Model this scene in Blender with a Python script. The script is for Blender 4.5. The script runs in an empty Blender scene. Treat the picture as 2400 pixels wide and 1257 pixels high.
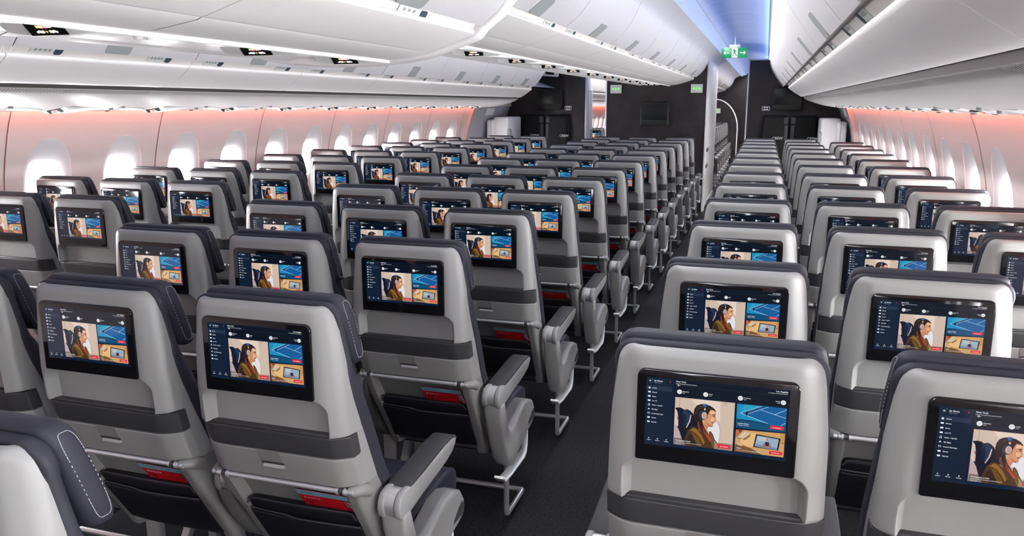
import bpy, bmesh, math, random
from mathutils import Vector, Matrix
R = math.radians
PI = math.pi
random.seed(7)
sc = bpy.context.scene
COL = sc.collection

SKY, WASH, BLUE, SALMON, REAR, LENSE = 138, 96, 80, 32, 62, .6
# ------------------------------------------------------------------ camera and scene
EYE = 1.62                       # eye height above the cabin floor
YAW, PIT, FPX = .3061, .2044, 1849.0
cam = bpy.data.cameras.new('camera')
camo = bpy.data.objects.new('camera', cam)
COL.objects.link(camo)
camo.location = (0, 0, EYE)
camo.rotation_euler = (PI / 2 - PIT, 0, YAW)
cam.sensor_width = 36
cam.lens = FPX / 2400 * 36
cam.clip_start = .05
cam.clip_end = 200
sc.camera = camo
vs = sc.view_settings
vs.view_transform = 'Standard'
vs.look = 'None'
vs.exposure = 0
vs.gamma = 1
vs.use_curve_mapping = False
sc.cycles.use_denoising = True
sc.cycles.max_bounces = 9
sc.cycles.diffuse_bounces = 5
sc.cycles.glossy_bounces = 4
sc.cycles.transparent_max_bounces = 12
sc.cycles.caustics_reflective = False
sc.cycles.caustics_refractive = False
sc.cycles.sample_clamp_indirect = 10

# ------------------------------------------------------------------ materials
def s2l(c):
    c = c / 255.0
    return c / 12.92 if c <= .04045 else ((c + .055) / 1.055) ** 2.4
def rgb(r, g, b):
    return (s2l(r), s2l(g), s2l(b), 1)

def mat(name, col, rough=.5, metal=0, spec=.5, emit=None, estr=1, noise=None, bump=None, coat=0):
    m = bpy.data.materials.new(name)
    m.use_nodes = True
    nt = m.node_tree
    b = nt.nodes['Principled BSDF']
    b.inputs['Base Color'].default_value = col
    b.inputs['Roughness'].default_value = rough
    b.inputs['Metallic'].default_value = metal
    b.inputs['Specular IOR Level'].default_value = spec
    if coat:
        b.inputs['Coat Weight'].default_value = coat
        b.inputs['Coat Roughness'].default_value = .05
    if emit:
        b.inputs['Emission Color'].default_value = emit
        b.inputs['Emission Strength'].default_value = estr
    tc = None
    if noise or bump:
        tc = nt.nodes.new('ShaderNodeTexCoord')
    if noise:                     # noise = (scale, contrast)
        n = nt.nodes.new('ShaderNodeTexNoise')
        n.inputs['Scale'].default_value = noise[0]
        n.inputs['Detail'].default_value = 3
        nt.links.new(tc.outputs['Object'], n.inputs['Vector'])
        mx = nt.nodes.new('ShaderNodeMix')
        mx.data_type = 'RGBA'
        k = noise[1]
        mx.inputs[6].default_value = (col[0] * (1 - k), col[1] * (1 - k), col[2] * (1 - k), 1)
        mx.inputs[7].default_value = (min(1, col[0] * (1 + k)), min(1, col[1] * (1 + k)), min(1, col[2] * (1 + k)), 1)
        nt.links.new(n.outputs['Fac'], mx.inputs[0])
        nt.links.new(mx.outputs[2], b.inputs['Base Color'])
    if bump:                      # bump = (scale, strength, kind)
        if bump[2] == 'voronoi':
            t = nt.nodes.new('ShaderNodeTexVoronoi')
            out = 'Distance'
        else:
            t = nt.nodes.new('ShaderNodeTexNoise')
            t.inputs['Detail'].default_value = 2
            out = 'Fac'
        t.inputs['Scale'].default_value = bump[0]
        nt.links.new(tc.outputs['Object'], t.inputs['Vector'])
        bp = nt.nodes.new('ShaderNodeBump')
        bp.inputs['Strength'].default_value = bump[1]
        bp.inputs['Distance'].default_value = .002
        nt.links.new(t.outputs[out], bp.inputs['Height'])
        nt.links.new(bp.outputs['Normal'], b.inputs['Normal'])
    return m

M = {}
M['shell'] = mat('grey_seat_plastic', (.252, .251, .246, 1), .42, bump=(900, .12, 'noise'))
M['shell2'] = mat('grey_lower_plastic', (.185, .183, .178, 1), .45, bump=(900, .12, 'noise'))
M['tray'] = mat('grey_tray_plastic', (.238, .236, .230, 1), .4)
M['latch'] = mat('grey_latch_plastic', (.18, .177, .17, 1), .4)
M['lip'] = mat('light_grey_lip', (.34, .34, .33, 1), .4)
M['band'] = mat('dark_grey_plastic', (.034, .034, .036, 1), .45)
M['black'] = mat('black_glass', (.004, .004, .005, 1), .07, spec=.5)
M['blackp'] = mat('black_plastic', (.007, .007, .008, 1), .5, spec=.3)
M['fabric'] = mat('slate_leather', (.0200, .0205, .0300, 1), .6, spec=.3, bump=(700, .10, 'noise'))
M['navy'] = mat('navy_leather', (.022, .022, .036, 1), .5, spec=.35, bump=(500, .2, 'noise'))
M['pocket'] = mat('black_leather_pocket', (.008, .008, .012, 1), .5, spec=.35)
M['piping'] = mat('charcoal_piping', (.03, .03, .038, 1), .5)
M['stitch'] = mat('white_thread', (.40, .40, .42, 1), .8)
M['pad'] = mat('charcoal_armrest_pad', (.030, .0295, .032, 1), .55, spec=.3)
M['alu'] = mat('brushed_aluminium', (.74, .74, .74, 1), .36, metal=.75)
M['leg'] = mat('grey_painted_metal', (.42, .42, .42, 1), .35, metal=.6)
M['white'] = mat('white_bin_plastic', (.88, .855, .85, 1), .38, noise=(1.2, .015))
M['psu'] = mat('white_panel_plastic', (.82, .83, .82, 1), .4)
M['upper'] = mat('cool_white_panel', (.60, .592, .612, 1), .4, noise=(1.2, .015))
M['vent'] = mat('off_white_vent_plastic', (.51, .492, .492, 1), .42)
M['ceil'] = mat('satin_ceiling_panel', (.27, .285, .32, 1), .5)
M['bright'] = mat('bright_white_plastic', (.88, .89, .89, 1), .3)
M['chan'] = mat('beige_channel_plastic', (.72, .69, .665, 1), .5)
M['handle'] = mat('mid_grey_handle', (.30, .315, .315, 1), .45)
M['plac'] = mat('pale_placard', (.62, .65, .63, 1), .45)
M['navyplac'] = mat('navy_placard', (.025, .05, .075, 1), .4)
M['groove'] = mat('dark_gap', (.05, .045, .042, 1), .7)
M['slot'] = mat('pale_vent_slot', (.46, .44, .44, 1), .7)
M['seam'] = mat('grey_gap', (.30, .28, .28, 1), .7)
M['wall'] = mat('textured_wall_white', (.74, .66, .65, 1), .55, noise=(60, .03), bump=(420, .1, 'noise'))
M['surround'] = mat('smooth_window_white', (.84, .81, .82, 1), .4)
M['wallseam'] = mat('brown_gap', (.22, .09, .06, 1), .7)
M['lining'] = mat('grey_door_lining', (.40, .40, .45, 1), .5)
M['doorw'] = mat('white_door_cover', (.78, .78, .80, 1), .4)
M['trim'] = mat('white_painted_trim', (.75, .75, .76, 1), .4)
M['alu_panel'] = mat('pale_grey_laminate', (.60, .60, .59, 1), .4, noise=(9, .12))
M['crew'] = mat('black_crew_leather', (.008, .008, .008, 1), .6, spec=.2, bump=(300, .15, 'noise'))
M['crewg'] = mat('grey_harness', (.05, .052, .056, 1), .55)
M['moni'] = mat('black_monitor_plastic', (.011, .012, .012, 1), .5, spec=.3)
M['mong'] = mat('monitor_glass', (.006, .007, .007, 1), .38, spec=.25)
M['lens'] = mat('blue_white_light_lens', (.22, .26, .4, 1), .4, emit=(.50, .64, 1, 1), estr=LENSE)
M['red'] = mat('red_card', rgb(178, 14, 28), .35)
M['dred'] = mat('dark_red_card', rgb(120, 10, 26), .35)
M['teal'] = mat('teal_card', rgb(112, 158, 172), .35)
M['ink'] = mat('dark_ink', rgb(28, 44, 66), .5)
M['wtext'] = mat('white_print', (.8, .8, .8, 1), .5)
M['green'] = mat('lit_green_sign', (.0, .06, .03, 1), .4, emit=rgb(0, 146, 78), estr=.8)
M['signw'] = mat('lit_white_sign', (.25, .27, .26, 1), .4, emit=rgb(222, 238, 232), estr=.7)
M['signd'] = mat('dark_green_print', rgb(10, 70, 50), .5)
M['greenarrow'] = mat('pale_green_arrow', rgb(150, 220, 140), .5, emit=rgb(130, 225, 120), estr=.4)
M['palegreen'] = mat('pale_green_plate', rgb(180, 212, 180), .5)
M['platew'] = mat('pale_sign_plate', (.50, .52, .50, 1), .4)
M['signblk'] = mat('black_sign', (.004, .004, .004, 1), .7, spec=.1)
M['icon_w'] = mat('lit_white_icon', (.8, .8, .8, 1), .4, emit=(1, 1, 1, 1), estr=.8)
M['icon_r'] = mat('lit_red_icon', rgb(230, 60, 50), .4, emit=rgb(230, 60, 50), estr=.7)
M['icon_y'] = mat('lit_yellow_icon', rgb(230, 210, 110), .4, emit=rgb(230, 214, 120), estr=.7)

def carpet():
    m = mat('dark_woven_carpet', (.022, .022, .026, 1), .95, spec=.15)
    nt = m.node_tree
    b = nt.nodes['Principled BSDF']
    tc = nt.nodes.new('ShaderNodeTexCoord')
    n = nt.nodes.new('ShaderNodeTexNoise')
    n.inputs['Scale'].default_value = 130
    n.inputs['Detail'].default_value = 2
    w = nt.nodes.new('ShaderNodeTexWave')
    w.inputs['Scale'].default_value = 75
    w.inputs['Distortion'].default_value = 3
    w.inputs['Detail Scale'].default_value = 30
    mp = nt.nodes.new('ShaderNodeMapping')
    mp.inputs['Rotation'].default_value = (0, 0, R(38))
    nt.links.new(tc.outputs['Object'], mp.inputs['Vector'])
    nt.links.new(mp.outputs[0], w.inputs['Vector'])
    nt.links.new(tc.outputs['Object'], n.inputs['Vector'])
    mul = nt.nodes.new('ShaderNodeMath')
    mul.operation = 'MULTIPLY'
    nt.links.new(n.outputs['Fac'], mul.inputs[0])
    nt.links.new(w.outputs['Fac'], mul.inputs[1])
    cr = nt.nodes.new('ShaderNodeValToRGB')
    cr.color_ramp.elements[0].position = .2
    cr.color_ramp.elements[0].color = (.005, .005, .006, 1)
    cr.color_ramp.elements[1].position = .55
    cr.color_ramp.elements[1].color = (.07, .069, .08, 1)
    nt.links.new(mul.outputs[0], cr.inputs[0])
    nt.links.new(cr.outputs[0], b.inputs['Base Color'])
    bp = nt.nodes.new('ShaderNodeBump')
    bp.inputs['Strength'].default_value = .5
    bp.inputs['Distance'].default_value = .004
    nt.links.new(mul.outputs[0], bp.inputs['Height'])
    nt.links.new(bp.outputs['Normal'], b.inputs['Normal'])
    return m
M['carpet'] = carpet()

def gridwall():
    m = mat('charcoal_grid_laminate', (.018, .014, .016, 1), .5, spec=.3)
    nt = m.node_tree
    b = nt.nodes['Principled BSDF']
    tc = nt.nodes.new('ShaderNodeTexCoord')
    sx = nt.nodes.new('ShaderNodeSeparateXYZ')
    nt.links.new(tc.outputs['Object'], sx.inputs[0])
    outs = []
    for ax in (0, 2):
        k = nt.nodes.new('ShaderNodeMath'); k.operation = 'MULTIPLY'; k.inputs[1].default_value = 60
        f = nt.nodes.new('ShaderNodeMath'); f.operation = 'FRACT'
        g = nt.nodes.new('ShaderNodeMath'); g.operation = 'LESS_THAN'; g.inputs[1].default_value = .3
        nt.links.new(sx.outputs[ax], k.inputs[0]); nt.links.new(k.outputs[0], f.inputs[0]); nt.links.new(f.outputs[0], g.inputs[0])
        outs.append(g)
    mx = nt.nodes.new('ShaderNodeMath'); mx.operation = 'MAXIMUM'
    nt.links.new(outs[0].outputs[0], mx.inputs[0]); nt.links.new(outs[1].outputs[0], mx.inputs[1])
    n = nt.nodes.new('ShaderNodeTexNoise'); n.inputs['Scale'].default_value = 5; n.inputs['Detail'].default_value = 3
    nt.links.new(tc.outputs['Object'], n.inputs['Vector'])
    r = nt.nodes.new('ShaderNodeValToRGB')
    r.color_ramp.elements[0].position = .35; r.color_ramp.elements[1].position = .7
    r.color_ramp.elements[0].color = (.017, .0135, .015, 1); r.color_ramp.elements[1].color = (.045, .036, .040, 1)
    nt.links.new(n.outputs['Fac'], r.inputs[0])
    mc = nt.nodes.new('ShaderNodeMix'); mc.data_type = 'RGBA'
    mc.inputs[6].default_value = (.010, .008, .009, 1)
    nt.links.new(mx.outputs[0], mc.inputs[0]); nt.links.new(r.outputs[0], mc.inputs[7])
    nt.links.new(mc.outputs[2], b.inputs['Base Color'])
    return m
M['grid'] = gridwall()

def glass():
    m = bpy.data.materials.new('window_glass'); m.use_nodes = True
    nt = m.node_tree
    nt.nodes.remove(nt.nodes['Principled BSDF'])
    out = nt.nodes['Material Output']
    t = nt.nodes.new('ShaderNodeBsdfTransparent'); t.inputs[0].default_value = (.95, .97, 1, 1)
    g = nt.nodes.new('ShaderNodeBsdfGlossy'); g.inputs['Roughness'].default_value = .03
    f = nt.nodes.new('ShaderNodeLayerWeight'); f.inputs['Blend'].default_value = .5
    pw = nt.nodes.new('ShaderNodeMath'); pw.operation = 'POWER'; pw.inputs[1].default_value = 4
    ad = nt.nodes.new('ShaderNodeMath'); ad.operation = 'MULTIPLY_ADD'; ad.inputs[1].default_value = .8; ad.inputs[2].default_value = .04
    mx = nt.nodes.new('ShaderNodeMixShader')
    nt.links.new(f.outputs['Facing'], pw.inputs[0]); nt.links.new(pw.outputs[0], ad.inputs[0]); nt.links.new(ad.outputs[0], mx.inputs[0])
    nt.links.new(t.outputs[0], mx.inputs[1]); nt.links.new(g.outputs[0], mx.inputs[2])
    nt.links.new(mx.outputs[0], out.inputs[0])
    return m
M['glass'] = glass()

def display_mat():                # a lit screen: the colours of the picture sit in a colour attribute
    m = mat('lit_display', (.004, .004, .005, 1), .07)
    nt = m.node_tree
    b = nt.nodes['Principled BSDF']
    a = nt.nodes.new('ShaderNodeAttribute'); a.attribute_name = 'picture'
    nt.links.new(a.outputs['Color'], b.inputs['Emission Color'])
    b.inputs['Emission Strength'].default_value = 1.0
    return m
M['display'] = display_mat()

# ------------------------------------------------------------------ mesh helpers
class MB:
    """collects shapes and links them as ONE mesh object"""
    def __init__(s):
        s.v = []; s.f = []; s.m = []; s.c = []
    def add(s, v, f, mi=0, col=None):
        o = len(s.v)
        s.v += [tuple(p) for p in v]
        s.f += [tuple(i + o for i in q) for q in f]
        s.m += [mi] * len(f)
        s.c += [col] * len(f)
        return s
    def bm(s, b, mi=0):
        b.verts.index_update()
        return s.add([v.co[:] for v in b.verts], [[v.index for v in f.verts] for f in b.faces], mi)
    def box(s, x0, x1, y0, y1, z0, z1, bev=0, mi=0, seg=2):
        b = bmesh.new()
        bmesh.ops.create_cube(b, size=1)
        for v in b.verts:
            v.co = Vector(((x0 + x1) / 2 + v.co.x * (x1 - x0), (y0 + y1) / 2 + v.co.y * (y1 - y0), (z0 + z1) / 2 + v.co.z * (z1 - z0)))
        if bev:
            bmesh.ops.bevel(b, geom=b.edges[:], offset=bev, segments=seg, profile=.5, affect='EDGES')
        s.bm(b, mi); b.free(); return s
    def prism(s, poly, axis, a0, a1, bev=0, mi=0, seg=2):
        """poly: 2-D outline; axis 'x': (y,z) outline, 'y': (x,z), 'z': (x,y)"""
        b = bmesh.new()
        def P(p, a):
            return {'x': (a, p[0], p[1]), 'y': (p[0], a, p[1]), 'z': (p[0], p[1], a)}[axis]
        A = [b.verts.new(P(p, a0)) for p in poly]; B = [b.verts.new(P(p, a1)) for p in poly]
        n = len(poly)
        fa = b.faces.new(A); fb = b.faces.new(B[::-1])
        for i in range(n):
            b.faces.new((A[i], B[i], B[(i + 1) % n], A[(i + 1) % n]))
        bmesh.ops.recalc_face_normals(b, faces=b.faces[:])
        if bev:
            es = list({e for f in (fa, fb) for e in f.edges})
            bmesh.ops.bevel(b, geom=es, offset=bev, segments=seg, profile=.5, affect='EDGES')
        s.bm(b, mi); b.free(); return s
    def tube(s, pts, r, n=10, mi=0, closed=False, cap=True):
        pts = [Vector(p) for p in pts]
        N = len(pts); rings = []; up = None
        for i, p in enumerate(pts):
            a = pts[i - 1] if (i > 0 or closed) else p
            c = pts[(i + 1) % N] if (i < N - 1 or closed) else p
            t = (c - a).normalized()
            if up is None:
                up = t.orthogonal().normalized()
            up = (up - t * up.dot(t))
            up = up.normalized() if up.length > 1e-6 else t.orthogonal().normalized()
            w = t.cross(up)
            rr = r[i] if isinstance(r, (list, tuple)) else r
            rings.append([p + up * (rr * math.cos(k * 2 * PI / n)) + w * (rr * math.sin(k * 2 * PI / n)) for k in range(n)])
        return s.loft(rings, mi, cap=cap and not closed, wrap=closed)
    def loft(s, rings, mi=0, cap=True, wrap=False):
        n = len(rings[0]); v = [p for r_ in rings for p in r_]; f = []
        N = len(rings)
        for i in range(N if wrap else N - 1):
            j = (i + 1) % N
            for k in range(n):
                f.append((i * n + k, i * n + (k + 1) % n, j * n + (k + 1) % n, j * n + k))
        if cap:
            f.append(tuple(range(n))[::-1]); f.append(tuple((N - 1) * n + k for k in range(n)))
        return s.add(v, f, mi)
    def grid(s, rows, mi=0):
        n = len(rows[0]); v = [p for r_ in rows for p in r_]
        f = [(i * n + k, i * n + k + 1, (i + 1) * n + k + 1, (i + 1) * n + k) for i in range(len(rows) - 1) for k in range(n - 1)]
        return s.add(v, f, mi)
    def disc(s, c, r, axis='y', n=20, mi=0, col=None):
        v = []
        for k in range(n):
            a, b_ = r * math.cos(k * 2 * PI / n), r * math.sin(k * 2 * PI / n)
            v.append({'y': (c[0] + a, c[1], c[2] + b_), 'x': (c[0], c[1] + a, c[2] + b_), 'z': (c[0] + a, c[1] + b_, c[2])}[axis])
        return s.add(v, [tuple(range(n))], mi, col)
    def cyl(s, p0, p1, r, n=18, mi=0):
        return s.tube([p0, p1], r, n, mi)
    def mesh(s, name, mats, sharp=35, fix=True, attr=False):
        me = bpy.data.meshes.new(name)
        me.from_pydata(s.v, [], s.f)
        for m_ in (mats if isinstance(mats, (list, tuple)) else [mats]):
            me.materials.append(M[m_])
        me.polygons.foreach_set('material_index', s.m)
        if attr:
            ca = me.color_attributes.new('picture', 'FLOAT_COLOR', 'CORNER')
            flat = []
            for poly in me.polygons:
                c = s.c[poly.index] or (0, 0, 0, 1)
                for _ in range(poly.loop_total):
                    flat += c
            ca.data.foreach_set('color', flat)
        if fix:
            b = bmesh.new(); b.from_mesh(me)
            bmesh.ops.remove_doubles(b, verts=b.verts[:], dist=1e-6)
            bmesh.ops.recalc_face_normals(b, faces=b.faces[:])
            b.to_mesh(me); b.free()
        if sharp:
            me.polygons.foreach_set('use_smooth', [True] * len(me.polygons))
            me.set_sharp_from_angle(angle=R(sharp))
        me.update()
        return me
    def build(s, name, mats, parent=None, loc=(0, 0, 0), **k):
        o = bpy.data.objects.new(name, s.mesh(name, mats, **k))
        COL.objects.link(o)
        o.location = loc
        if parent:
            o.parent = parent
        return o

def rrect(cx, cy, hw, hd, r, n=5):
    r = min(r, hw * .999, hd * .999)
    out = []
    for (sx, sy, a0) in ((1, 1, 0), (-1, 1, 90), (-1, -1, 180), (1, -1, 270)):
        for k in range(n + 1):
            a = R(a0 + 90 * k / n)
            out.append((cx + sx * (hw - r) + r * math.cos(a), cy + sy * (hd - r) + r * math.sin(a)))
    return out

def lerp_table(tab):
    def f(x):
        if (tab[0][0] < tab[-1][0]) is False:
            t = tab[::-1]
        else:
            t = tab
        if x <= t[0][0]:
            return t[0][1]
        for (a, b), (c, d) in zip(t, t[1:]):
            if x <= c:
                return b + (d - b) * (x - a) / (c - a)
        return t[-1][1]
    return f

def sstep(a, b, x):
    t = max(0, min(1, (x - a) / (b - a)))
    return t * t * (3 - 2 * t)

def empty(name, loc=(0, 0, 0), rz=0):
    o = bpy.data.objects.new(name, None)
    o.empty_display_size = .1
    COL.objects.link(o)
    o.location = loc
    o.rotation_euler = (0, 0, rz)
    return o
def tag(o, label, cat, group=None):
    o['label'] = label; o['category'] = cat
    if group:
        o['group'] = group
    return o
def struct(o):
    o['kind'] = 'structure'
    return o
def copy_tree(o, parent=None):
    c = o.copy(); COL.objects.link(c)
    if parent:
        c.parent = parent
    for ch in list(o.children):
        copy_tree(ch, c)
    return c

_tc = {}
def text_geo(txt, size, align='LEFT', offset=0.0):
    """outline of a text as flat faces in its own x/y plane"""
    key = (txt, size, align, offset)
    if key in _tc:
        return _tc[key]
    cu = bpy.data.curves.new('t', 'FONT')
    cu.body = txt; cu.size = size; cu.align_x = align; cu.resolution_u = 2; cu.offset = offset
    ob = bpy.data.objects.new('t', cu)
    COL.objects.link(ob)
    dg = bpy.context.evaluated_depsgraph_get()
    me = bpy.data.meshes.new_from_object(ob.evaluated_get(dg))
    v = [tuple(p.co) for p in me.vertices]; f = [tuple(p.vertices) for p in me.polygons]
    bpy.data.objects.remove(ob); bpy.data.curves.remove(cu); bpy.data.meshes.remove(me)
    _tc[key] = (v, f)
    return v, f

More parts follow.
